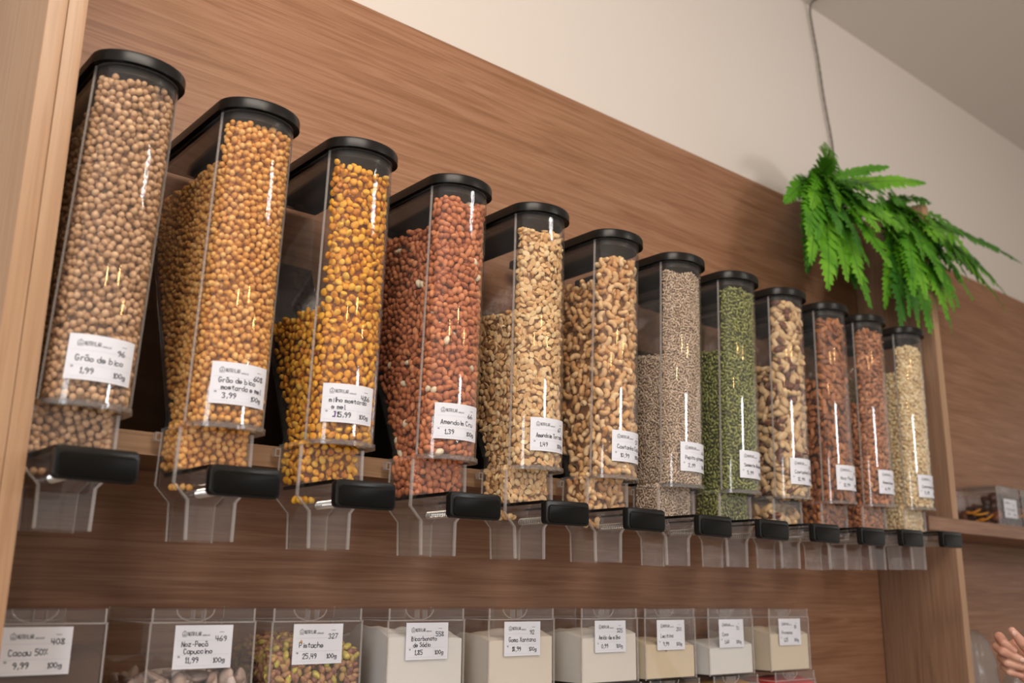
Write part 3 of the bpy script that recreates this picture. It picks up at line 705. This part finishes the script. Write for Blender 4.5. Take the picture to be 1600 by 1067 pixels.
    # stray pieces caught on the funnel below the gate
    for q in range({2: 4, 3: 6, 4: 0, 5: 9, 6: 3, 1: 3}.get(k, 0)):
        o = bpy.data.objects.new(kd['name'], kd['meshes'][q % len(kd['meshes'])]); COL.objects.link(o); TOPS.append(o)
        lx = -.0035 + .006*(q % 3)*D/.006 + random.uniform(-.001, .001); lz = .1005 + max(0, -.0 - (q % 3)*.005) + (q//6)*D*.7
        o.matrix_world = ROOTM[k-1] @ Matrix.LocRotScale(Vector((lx-PV[0], .981 + .0075*(q//3) - PV[1], lz-PV[2])), Euler([random.uniform(0, 6) for _ in range(3)]), Vector((1, 1, 1)))
        o['tone'] = random.random(); tag(o, 'stray piece resting in the clear funnel under the %s' % DISP[k-1][0], kd['cat'], 'stray pieces in the funnel of dispenser with %s' % DISP[k-1][0])

# ------------------------------------------------------------------ bins
BW, BH, BY0, BY1 = .1163, .0885, 1.0385, 1.1700
def powder_mat(name, col): 
    m, nt, b = nmat(name); n = nt.nodes.new('ShaderNodeTexNoise'); n.inputs['Scale'].default_value = 60; n.inputs['Detail'].default_value = 6
    tc = nt.nodes.new('ShaderNodeTexCoord'); nt.links.new(tc.outputs['Object'], n.inputs[0])
    bp = nt.nodes.new('ShaderNodeBump'); bp.inputs['Strength'].default_value = .25; bp.inputs['Distance'].default_value = .004
    nt.links.new(n.outputs[0], bp.inputs['Height']); nt.links.new(bp.outputs[0], b.inputs['Normal'])
    b.inputs['Base Color'].default_value = (*col, 1); b.inputs['Roughness'].default_value = .95; return m
def bin_shared():
    D = {}; pv = (0, BY0, 0)
    mb = MB(); f = lambda z, i: [(i, BY1-i, z), (i, BY0+i, z), (BW-i, BY0+i, z), (BW-i, BY1-i, z)]
    ring_shell(mb, [0, BH], .0016, 0, 1, f); mb.box((0, BY0, 0), (BW, BY1, .0018)); D['body'] = mb.mesh('body', [M_CLEARD, M_RIM], pv)
    mb = MB(); ring_shell(mb, [BH, BH+.0016], .0032, 1, 1, lambda z, i: [(i-.0012, BY1+.001-i, z), (i-.0012, BY0-.0012+i, z), (BW+.0012-i, BY0-.0012+i, z), (BW+.0012-i, BY1+.001-i, z)])
    D['rim'] = mb.mesh('rim', [M_RIM, M_RIM], pv)
    mb = MB(); ring_shell(mb, [BH+.0016, BH+.0135], .0014, 0, 1, lambda z, i: [(.0015+i, BY1-i, z), (.0015+i, BY0+.0006+i, z), (BW-.0015-i, BY0+.0006+i, z), (BW-.0015-i, BY1-i, z)])
    mb.box((.0015, BY0+.0006, BH+.0135), (BW-.0015, BY1, BH+.0150)); D['lid'] = mb.mesh('lid', [M_CLEARD, M_RIM], pv)
    mb = MB(); c = (BW*.42, BY0+.004); rr = []
    for i in range(13):
        a = PI + PI*i/12; rr.append((c[0]+.021*math.cos(a), c[1], BH+.0140+.0125*math.sin(a)))
    mb.tube(rr, .0009, 5); mb.box((c[0]-.002, BY0+.003, BH+.003), (c[0]-.001, BY0+.012, BH+.0135)); mb.box((c[0]+.010, BY0+.003, BH+.003), (c[0]+.011, BY0+.012, BH+.0135))
    D['tab'] = mb.mesh('finger_tab', [M_RIM], pv, 50)
    for j, (x, y) in enumerate(((0, BY1), (0, BY0), (BW, BY0), (BW, BY1))):
        mb = MB(); h = .0009; mb.box((x-h, y-h, 0), (x+h, y+h, BH)); mb.box((x-h+(.0015 if x == 0 else -.0015), y-h+.0006*(y == BY0), BH+.0016), (x+h+(.0015 if x == 0 else -.0015), y+h+.0006*(y == BY0), BH+.0150))
        D['edge%d' % j] = mb.mesh('corner_edge', [M_RIM], pv)
    return D
BS = bin_shared()
def food_bin(x, z, label, group, y=BY0):
    r = empty('food_bin', (x, y, z), label, 'bin', group)
    b = link('body', BS['body'], r)
    for j in range(4): link('corner_edge', BS['edge%d' % j], b)
    link('rim', BS['rim'], r); l = link('lid', BS['lid'], r); link('finger_tab', BS['tab'], l)
    return r
def powder(name, x, z0, prof, col, label, cat='powder', y0=BY0+.0019, y1=BY1-.0019, rough=.004, notch=None):
    """A bulk of powder with an uneven top; prof gives the top height over the bin's width at the front."""
    mb = MB(); nx, ny = 26, 14; x0, x1 = x+.0019, x+BW-.0019
    pr = [random.uniform(0, 6.28) for _ in range(8)]
    def top(u, v):
        h = prof[0] + (prof[1]-prof[0])*u
        h += rough*(math.sin(9*u+pr[0]+5*v)*.5 + math.sin(23*u+pr[1]-9*v)*.25 + math.sin(17*v+pr[2]+4*u)*.4)*(0.15 + v)
        h += .010*math.sin(PI*min(1, v*1.4))
        if notch: h -= notch[1]*max(0, 1-abs(u-notch[0])/.09)*max(0, 1-v*2)
        return h
    g = [[(x0+(x1-x0)*i/nx, y0+(y1-y0)*j/ny, z0+top(i/nx, j/ny)) for i in range(nx+1)] for j in range(ny+1)]
    vs = [p for r_ in g for p in r_]; fs = []
    W = nx+1
    for j in range(ny):
        for i in range(nx): fs.append((j*W+i, j*W+i+1, (j+1)*W+i+1, (j+1)*W+i))
    per = [i for i in range(W)] + [j*W+nx for j in range(1, ny+1)] + [ny*W+i for i in range(nx-1, -1, -1)] + [j*W for j in range(ny-1, 0, -1)]
    o = len(vs); vs += [(vs[i][0], vs[i][1], z0+.0019) for i in per]; n = len(per)
    for a in range(n): b = (a+1) % n; fs.append((per[b], per[a], o+a, o+b))
    fs.append(tuple(o+a for a in reversed(range(n))))
    mb.add(vs, fs); ob = mb.obj(name, powder_mat(name, col), None, (x, y0, z0), 50); ob.location = (x, y0, z0)
    return tag(ob, label, cat, kind='stuff')
ZB = -.122
XB = [.1365, .297, .4343, .588, .7453, .915, 1.0484, 1.1984, 1.3621]
BD = [('408', 'Cacau 50%', '9,99', 'brown cocoa powder'), ('469', ('Noz-Pecã', 'Capuccino'), '11,99', 'coated pecans'), ('327', 'Pistache', '25,49', 'shelled pistachios'),
      ('558', ('Bicarbonato', 'de Sódio'), '1,85', 'white baking soda'), ('92', 'Goma Xantana', '18,99', 'off-white xanthan gum'), ('325', 'Amido de milho', '0,99', 'white cornstarch'),
      ('201', 'Lecitina', '9,99', 'beige powder with a notched top'), ('31', 'Coco', '1,60', 'low white powder'), ('18', 'Proteina', '1,25', 'cream powder, last before the partition')]
for i, x in enumerate(XB):
    code, name, price, desc = BD[i]
    r = food_bin(x, ZB, 'clear lidded bin of %s in the row under the dispensers' % desc, 'upper row of clear food bins')
    def pos(u, v, lift): return (.0265 + u - (.006 if i == 0 else 0), -.0006 - lift, .0425 + v)
    mbp = price_label(r, pos, code, name, price, (0, 0, 0), name if isinstance(name, str) else ' '.join(name))
    # the bin standing underneath
    rl = food_bin(x + .004, ZB - .1040, 'clear bin directly underneath the bin of %s' % desc, 'lower row of clear food bins', BY0 - .004)
    col = [(.12, .07, .04), (.30, .18, .08), (.16, .10, .05), (.5, .4, .3), (.45, .3, .1), (.22, .13, .07), (.25, .16, .08), (.62, .30, .03), (.60, .03, .015)][i]
    powder('ground_spice', x + .004, ZB - .1040, (.082, .084), col, '%s ground spice in the bin underneath the %s' % (['dark brown', 'tan', 'umber', 'beige', 'ochre', 'brown', 'hazel', 'orange', 'bright red'][i], desc), 'spice', y0=BY0-.002, y1=BY1-.006, rough=.002)
    # legs of the display: bins of this row stand on a low counter
powder('cocoa_powder', XB[0], ZB, (.050, .056), (.085, .042, .022), 'brown cocoa powder in the bin cut by the pale upright', rough=.008)
powder('baking_soda', XB[3], ZB, (.070, .066), (.80, .78, .75), 'white baking soda heaped in the bin right of the pistachios', rough=.010)
powder('xanthan_gum', XB[4], ZB, (.061, .067), (.78, .70, .60), 'off-white xanthan gum powder in its bin', rough=.005)
powder('corn_starch', XB[5], ZB, (.062, .068), (.78, .74, .67), 'smooth white cornstarch in its bin', rough=.006)
powder('beige_powder', XB[6], ZB, (.051, .048), (.74, .62, .44), 'beige powder with a notch in its top behind the label', rough=.003, notch=(.42, .011))
powder('coconut_powder', XB[7], ZB, (.041, .047), (.80, .79, .76), 'low fill of white powder in the bin second from the partition', rough=.003)
powder('cream_powder', XB[8], ZB, (.061, .060), (.74, .63, .47), 'cream powder in the bin nearest the partition', rough=.006)
def fill_bin(key, x, top, label_stuff, nind, mound):
    kd = KINDS[key]; D = kd['D']; pts, nrm, lay = [], [], []
    for layer in range(2):
        d = .002 + D*.42 + layer*D*.7
        per = [(BY1-BY0-.008), BW, (BY1-BY0-.008)]; tot = sum(per)
        P = poisson(0, tot, .002, top + mound, D*.8, lambda q: q[:, 0] > -1)
        for s, z in P:
            if s < per[0]: q, nn = (d, (BY1-BY0-.004)-s, z), (-1, 0, 0); u = 0
            elif s < per[0]+per[1]: u = (s-per[0])/BW; q, nn = (s-per[0], d, z), (0, -1, 0)
            else: u = 1; q, nn = (BW-d, .004+(s-per[0]-per[1]), z), (1, 0, 0)
            if z > top + mound*math.sin(PI*u)*random.uniform(.7, 1.1) - D*.2: continue
            if z < D*.45: z = D*.45
            q = (min(max(q[0], D*.45), BW-D*.45), max(q[1], D*.45), z)
            pts.append(q); nrm.append(nn); lay.append(layer)
    P = poisson(D*.6, BW-D*.6, D*.6, .11, D*.85, lambda q: q[:, 0] > -1)
    for a, b in P:
        pts.append((a, b, top + mound*math.sin(PI*a/BW) - D*.2 + random.gauss(0, D*.15))); nrm.append((0, 0, 1)); lay.append(0)
    pts = np.array(pts); nrm = np.array(nrm, float); lay = np.array(lay)
    i = D*.9; rings = [[(i, i, z), (BW-i, i, z), (BW-i, .12-i, z), (i, .12-i, z)] for z in (.002, top-D*.7)]
    place_food(key, Matrix.Translation((x, BY0, ZB)), pts, nrm, grid_core(rings), label_stuff, nind, (lay == 0) & (pts[:, 2] > .02))
fill_bin('candy', XB[1], .030, 'mass of coated pecans at the bottom of their bin', 60, .006)
fill_bin('pist', XB[2], .056, 'mass of shelled pistachios packed in their clear bin', 300, .016)
# low counter carrying the bins
ct = slab('display_counter', (.137, 1.0, -1.11), (1.9795, 1.1795, ZB-.1045), M_SHELF, kind=None); tag(ct, 'oak display counter carrying the two rows of clear bins', 'counter')

# dried fruit bins on the shelf of the next bay
M_DFR = nut('dried_fruit', [(0, (.02, .008, .006)), (.6, (.07, .02, .012)), (1, (.20, .06, .02))], .35, 120, .3)
M_ORA = nut('dried_orange', [(0, (.55, .20, .02)), (1, (.75, .36, .05))], .4, 200, .3)
dfm = [blob('dried_plum', M_DFR, .0125, 1.3, 1, .8, .10, i+60) for i in range(3)]
mb = MB(); rg = [[( (.0145+.0045*math.cos(b))*math.cos(a), (.0145+.0045*math.cos(b))*math.sin(a), .0022*math.sin(b)) for b in [2*PI*j/6 for j in range(6)]] for a in [2*PI*i/16 for i in range(17)]]
mb.loops(rg, 0, False, False); orange_me = mb.mesh('orange_slice', [M_ORA], smooth=60)
for bi, x in enumerate((2.285, 2.418, 2.551)):
    z = .1603
    r = food_bin(x, z, ['clear bin of dried fruit beside the partition, its long side showing', 'clear bin of dried fruit behind the first one on the right shelf', 'clear bin of dried fruit third from the partition on the right shelf'][bi], 'clear bins of dried fruit on the right shelf', 1.034)
    def pos(u, v, lift): return (.030 + u*1.08, -.0006 - lift, .0300 + v)
    price_label(r, pos, '72', 'Frutas secas', '7,99', (0, 0, 0), 'Frutas secas')
    g = 0
    for lz in range(4):
        for iy in range(6):
            for ix in range(4):
                hz = .045 + .022*math.sin(iy*1.1) 
                zz = .013 + lz*.019
                if zz > .078 - .007*iy: continue
                o = bpy.data.objects.new('dried_plum', dfm[g % 3]); COL.objects.link(o); TOPS.append(o); g += 1
                o.location = (x + .018 + ix*.0262 + random.uniform(-.002, .002), 1.034 + .016 + iy*.0185, z + zz + random.uniform(-.002, .003)); o.rotation_euler = [random.uniform(0, 6) for _ in range(3)]
                o['tone'] = random.random(); tag(o, ['dark dried plum in the first dried fruit bin beyond the partition', 'dark dried plum in the second dried fruit bin', 'dark dried plum in the third dried fruit bin'][bi], 'dried fruit', 'dried plums in bin %s' % ('first', 'second', 'third')[bi])
    for q, (dy, dz, rx) in enumerate(((.045, .040, 1.3), (.062, .048, 1.1), (.052, .024, 1.45), (.035, .030, 1.2)) if bi == 0 else ((.02, .04, 1.3),)):
        o = bpy.data.objects.new('orange_slice', orange_me); COL.objects.link(o); TOPS.append(o)
        o.location = (x + .0065 + .001*q, 1.034 + dy, z + dz); o.rotation_euler = (rx + PI/2, .15*q, PI/2 + .1*q); o['tone'] = random.random()
        tag(o, 'ring of dried orange among dark plums in the %s dried fruit bin' % ('first', 'second', 'third')[bi], 'dried orange', 'dried orange rings in bin %s' % ('first', 'second', 'third')[bi])

# ------------------------------------------------------------------ clear crumpled bag
M_BAG = clear('thin_plastic_film', (.80, .79, .78), .12, gloss_rough=.22)
def bag(loc, rx, rz, h, label, seed):
    rr = random.Random(seed); ph = [rr.uniform(0, 6.28) for _ in range(8)]; mb = MB(); rings = []
    for j in range(22):
        t = j/21; z = h*t; k = (1-.12*t)*math.sqrt(max(.02, 1-max(0, (t-.55)/.46)**2.4))
        ring_ = []
        for i in range(40):
            a = 2*PI*i/40; f = k*(1 + .07*math.sin(5*a+ph[0]+3*t) + .05*math.sin(11*a+ph[1]-5*t) + .03*math.sin(9*t*3+2*a+ph[2]))
            ring_.append((rx*f*math.cos(a), rz*f*math.sin(a), z))
        rings.append(ring_)
    mb.loops(rings); o = mb.obj('plastic_bag', M_BAG, None, smooth=60); o.location = loc
    return tag(o, label, 'bag')
lowsh = empty('wall_shelf', (2.8, 1.09, -.33), 'lower oak shelf of the right bay carrying the clear plastic bags', 'shelf')
bevel_box('board', (2.004, .99, -.354), (4.0, 1.1795, -.330), .0008, M_SHELF, lowsh, (2.8, 1.09, -.33))
bag((2.225, 1.10, -.3295), .066, .048, .262, 'tall crumpled clear plastic bag beside the brown partition', 3)
bag((2.385, 1.075, -.3295), .045, .040, .175, 'small crumpled clear plastic bag right of the tall one', 4)

# ------------------------------------------------------------------ cord up the wall
cp = [(1.716, 1.12, .800), (1.712, 1.17, .890), (1.943, 1.19, 1.047), (1.942, 1.192, 1.107), (1.921, 1.192, 1.214), (1.908, 1.192, 1.315), (1.892, 1.192, 1.400), (1.884, 1.190, 1.440), (1.880, 1.175, 1.4585), (1.886, 1.12, 1.459), (1.895, 1.02, 1.459), (1.90, .6, 1.459), (1.9, -.4, 1.459)]
cp[0] = (1.93, 1.14, .905); cp[1] = (1.942, 1.185, .96)
def cat_rom(P, n=10):
    P = [Vector(p) for p in P]; out = []
    for i in range(len(P)-1):
        a, b, c, d = P[max(i-1, 0)], P[i], P[i+1], P[min(i+2, len(P)-1)]
        for k in range(n):
            t = k/n; out.append(.5*((2*b) + (c-a)*t + (2*a-5*b+4*c-d)*t*t + (3*b-a-3*c+d)*t**3))
    return out + [P[-1]]
cc = cat_rom(cp, 16); mb = MB()
for ph in (0, PI):
    mb.tube([p + Vector((math.cos(i*.9+ph), 0, math.sin(i*.9+ph)*.3))*.0018 for i, p in enumerate(cc)], .0023, 6)
tag(mb.obj('hanging_cord', M_CORD, None, smooth=60), 'twisted grey brown cord running from the ceiling down to the ferns', 'cord')

# ------------------------------------------------------------------ ferns
def leafmat(name, a, b):
    m, nt, bs = nmat(name); L = nt.links.new
    n = nt.nodes.new('ShaderNodeTexNoise'); n.inputs['Scale'].default_value = 14; tc = nt.nodes.new('ShaderNodeTexCoord'); L(tc.outputs['Object'], n.inputs[0])
    r = ramp(nt, [(.35, a), (.65, b)]); L(n.outputs[0], r.inputs[0]); L(r.outputs[0], bs.inputs['Base Color'])
    bs.inputs['Roughness'].default_value = .42
    tl = nt.nodes.new('ShaderNodeBsdfTranslucent'); L(r.outputs[0], tl.inputs[0]); mx = nt.nodes.new('ShaderNodeMixShader'); mx.inputs[0].default_value = .3
    out = nt.nodes['Material Output']; L(bs.outputs[0], mx.inputs[1]); L(tl.outputs[0], mx.inputs[2]); L(mx.outputs[0], out.inputs[0]); return m
M_F = [leafmat('fern_bright', (.105, .34, .014), (.22, .52, .035)), leafmat('fern_mid', (.065, .25, .014), (.125, .38, .022)), leafmat('fern_deep_shade', (.04, .16, .018), (.08, .27, .03))]  # the deepest green has shade put into its colour, for depth
M_STEM = plain('fern_stem', (.05, .11, .02), .6)
def frond(parent, a, b, droop, width, mat, org):
    """A frond from a to b; leaflets in pairs along a bending midrib."""
    a = Vector(a); b = Vector(b); mid = (a+b)/2 + Vector((0, -.03, droop*.42)); n = 30
    P = [a*(1-t)**2 + mid*2*t*(1-t) + b*t*t for t in [i/n for i in range(n+1)]]
    side_ref = Vector((random.uniform(-.3, .3), -1, .5)).normalized()
    mb = MB(); mb.tube([p - Vector(org) for p in P], [.0014*(1-.8*i/n)+.0003 for i in range(n+1)], 5, 1)
    for i in range(3, n):
        t = i/n; p = P[i]; tan = (P[min(i+1, n)] - P[i-1]).normalized(); sd = tan.cross(side_ref).normalized(); nn = sd.cross(tan).normalized()
        ln = width*(math.sin(PI*min(1, (t*.86+.14)))**.7)*(.9+.2*random.random()); sp = (b-a).length/n*.72
        for sg in (-1, 1):
            d = (sd*sg*.92 + tan*.38 + nn*random.uniform(-.22, .12)).normalized(); q = p - Vector(org)
            up_ = tan*sp; tip = q + d*ln - Vector((0, 0, ln*.12))
            vs = [q - up_*.75, q + up_*.75, q + d*ln*.38 + up_*1.15, q + d*ln*.38 - up_*1.0, q + d*ln*.72 + up_*.85, q + d*ln*.72 - up_*.65, tip + up_*.4]
            mid1 = q + d*ln*.38 + nn*.0016
            mb.add(vs, [(0, 3, 2, 1), (3, 5, 4, 2), (5, 6, 4)], 0)
    return mb.obj('frond', [mat, M_STEM], parent)
def fern(org, tips, label):
    r = empty('fern', org, label, 'fern')
    hub = MB(); hub.tube([(0, 0, -.012), (0, 0, -.008), (0, 0, .004), (0, 0, .012)], [.008, .020, .022, .008], 10); hub.obj('root_ball', M_STEM, r, smooth=60)
    more = []
    for (tx, ty, tz, dr, wd, mi) in tips:
        more.append((tx, ty, tz, dr, wd*1.12, mi))
        if tz < .86: more.append((tx + random.uniform(-.05, .05), ty + random.uniform(-.01, .04), tz + random.uniform(0, .07), dr, wd*random.uniform(.9, 1.15), random.choice((0, 1, 1, 2))))
        if tz < .80 and random.random() < .7: more.append((org[0] + (tx - org[0])*random.uniform(.4, .8), ty + .02, org[2] + (tz - org[2])*random.uniform(.35, .7), dr, wd, random.choice((0, 1))))
    for (tx, ty, tz, dr, wd, mi) in more:
        a = Vector(org) + Vector((random.uniform(-.02, .02), random.uniform(-.02, .0), random.uniform(-.005, .02)))
        frond(r, a, (tx, ty, tz), dr, wd, M_F[mi], org)
    return r
OL = (1.755, 1.140, .922); OR = (2.035, 1.130, .922)
OL = (1.745, 1.150, .8965); OR = (1.992, 1.10, .8965)
FL = [(1.567, .98, .883, .10, .028, 0), (1.62, 1.0, .875, .07, .030, 1), (1.486, .99, .638, .16, .036, 0), (1.525, .98, .592, .15, .038, 0), (1.575, .99, .63, .14, .036, 1), (1.649, .98, .630, .12, .036, 0),
      (1.680, .98, .587, .12, .036, 1), (1.845, 1.0, .935, .02, .024, 1), (2.013, 1.0, .945, .03, .026, 0), (1.758, .97, .690, .10, .036, 0), (1.529, 1.0, .70, .14, .032, 1), (1.72, .97, .76, .07, .034, 0),
      (1.60, .99, .73, .12, .036, 2), (1.66, .98, .70, .12, .034, 2), (1.80, .97, .76, .08, .034, 1), (1.70, 1.02, .64, .10, .034, 2), (1.55, 1.02, .78, .10, .030, 0), (1.82, 1.0, .86, .05, .03, 2), (1.84, .98, .80, .07, .034, 0)]
FR = [(1.97, .97, .80, .05, .036, 0), (2.02, .96, .78, .05, .036, 1), (2.05, .97, .66, .08, .036, 1), (1.99, .97, .62, .08, .036, 0), (1.95, .98, .84, .03, .034, 1), (2.06, .98, .83, .03, .034, 0), (2.012, 1.0, .900, .04, .032, 1), (2.183, .99, .829, .07, .034, 0), (2.51, 1.0, .8605, .035, .022, 2), (2.364, .99, .762, .08, .034, 1), (2.333, .98, .709, .11, .036, 0), (2.069, 1.0, .607, .13, .026, 1),
      (1.925, .98, .577, .13, .040, 1), (1.813, .99, .565, .13, .040, 2), (2.025, .97, .644, .11, .034, 0), (1.896, .97, .647, .11, .030, 0), (1.840, .97, .643, .11, .034, 0), (1.811, .98, .789, .06, .034, 1),
      (2.15, .98, .70, .10, .036, 0), (2.22, .98, .74, .09, .036, 1), (1.96, .96, .70, .09, .030, 0), (2.08, .97, .73, .08, .034, 2), (1.90, .97, .74, .08, .034, 1), (2.11, 1.02, .80, .06, .034, 2), (2.25, 1.02, .80, .06, .030, 2), (1.99, .96, .80, .06, .030, 0), (1.87, .98, .60, .11, .036, 2)]
def pull(tips, org, k=.0):
    return [(x, y, z - (.022 if z < .86 else 0), d, w_, m_) for x, y, z, d, w_, m_ in tips]
fern(OL, pull(FL, OL), 'green artificial fern spilling over the panel edge under the cord')
fern(OR, pull(FR, OR), 'green artificial fern above the partition, one long frond reaching right')

# ------------------------------------------------------------------ the hand entering at the lower right
M_SKIN, _nt, _b = nmat('skin')
_n = _nt.nodes.new('ShaderNodeTexNoise'); _n.inputs['Scale'].default_value = 40
_tc = _nt.nodes.new('ShaderNodeTexCoord'); _nt.links.new(_tc.outputs['Object'], _n.inputs[0])
_r = ramp(_nt, [(.35, (.50, .24, .17)), (.65, (.62, .35, .25))]); _nt.links.new(_n.outputs[0], _r.inputs[0]); _nt.links.new(_r.outputs[0], _b.inputs['Base Color'])
_b.inputs['Roughness'].default_value = .5; _b.inputs['Subsurface Weight'].default_value = .12; _b.inputs['Subsurface Radius'].default_value = (.01, .004, .002)
M_NAIL = plain('nail', (.72, .45, .38), .25)
RX, UY, BZ = Vector(R[0]), Vector(R[1]), Vector(R[2])
HO = Vector((1.4477, .6765, -.0800))      # between the fingers
def hp(x, y, d):                            # a hand frame: millimetres right, up and towards the viewer
    return RX*x*.001 + UY*y*.001 - BZ*(-d)*.001
def capsule_chain(bm, pts, rad, n=12):
    for i in range(len(pts)-1):
        a, b = pts[i], pts[i+1]; L_ = (b-a).length; steps = max(2, int(L_/.0016))
        for s_ in range(steps+1):
            t = s_/steps; bmesh.ops.create_icosphere(bm, subdivisions=2, radius=rad[i]*(1-t)+rad[i+1]*t, matrix=Matrix.Translation(a.lerp(b, t)))
bm = bmesh.new()
sc_ = 1.0
# (knuckle, middle joint, end joint, tip)
FG = [ [(12, 0, -34), (-12, 25, -12), (-13, 21, 5), (-1, 12, 9)],
       [(18, -8, -34), (-14, 10, -12), (-15, 9, 6), (8, -1, 10)],
       [(21, -20, -34), (-8, -6, -12), (-8, -8, 5), (11, -14, 8)],
       [(23, -33, -32), (-4, -20, -12), (-4, -22, 3), (12, -27, 5)] ]
FR_ = [(9.0, 7.8, 7.2, 6.0), (9.2, 8.2, 7.4, 6.1), (8.8, 7.6, 6.9, 5.8), (8.2, 6.8, 6.2, 5.2)]
for q, rd in zip(FG, FR_): capsule_chain(bm, [hp(*p) for p in q], [r_*.00096 for r_ in rd])
capsule_chain(bm, [hp(*p) for p in [(44, -14, -8), (24, 10, 9), (9, 24, 13), (-4, 41, 10)]], [r_*.00095 for r_ in (13, 10, 8.2, 5.6)])
for a_, b_, r0, r1 in [((18, 10, -24), (52, -24, -20), 10, 17), ((22, -4, -24), (54, -30, -20), 10, 17), ((25, -16, -24), (54, -36, -20), 10, 17), ((27, -28, -22), (56, -42, -18), 9.5, 17), ((38, -8, -10), (56, -30, -16), 13, 18), ((24, -34, -12), (54, -46, -16), 9, 16), ((56, -36, -18), (95, -66, -20), 20, 19), ((95, -66, -20), (190, -130, -30), 19, 28)]:
    capsule_chain(bm, [hp(*a_), hp(*b_)], [r0*.00085, r1*.00085])
hm = bpy.data.meshes.new('hand_raw'); bm.to_mesh(hm); bm.free()
tmp = bpy.data.objects.new('tmp', hm); COL.objects.link(tmp)
rm = tmp.modifiers.new('r', 'REMESH'); rm.mode = 'VOXEL'; rm.voxel_size = .0011; rm.use_smooth_shade = True
sm = tmp.modifiers.new('s', 'SMOOTH'); sm.factor = .5; sm.iterations = 4
dg = bpy.context.evaluated_depsgraph_get(); me = bpy.data.meshes.new_from_object(tmp.evaluated_get(dg))
bpy.data.objects.remove(tmp); me.name = 'person'; me.materials.clear(); me.materials.append(M_SKIN)
me.polygons.foreach_set('use_smooth', [True]*len(me.polygons))
hand = link('person', me); hand.location = HO
tag(hand, 'hand of a person reaching in, thumb up over four curled fingers, sleeve out of frame', 'person')
for c, ax in (((8.5, -.5, 16.0), (9, -3, 0)), ((-3.5, 38.5, 15.6), (-6, 9, 0))):
    mb = MB(); ctr = hp(*c); u = (RX*ax[0] + UY*ax[1]).normalized(); v = u.cross(BZ).normalized(); rings = []
    for rr_, hh in ((1, -.0006), (1, 0), (.7, .0006), (.1, .0008)):
        rings.append([ctr + u*math.cos(a)*.0042*rr_ + v*math.sin(a)*.0034*rr_ + BZ*hh for a in [2*PI*i/12 for i in range(12)]])
    mb.loops(rings); mb.obj('fingernail', M_NAIL, hand, smooth=60)

# ------------------------------------------------------------------ bring the layout to metres
for o in TOPS:
    if o.parent is None:
        o.matrix_world = Matrix.Scale(K, 4) @ (o.matrix_basis if o.matrix_world == Matrix() else (o.matrix_basis))
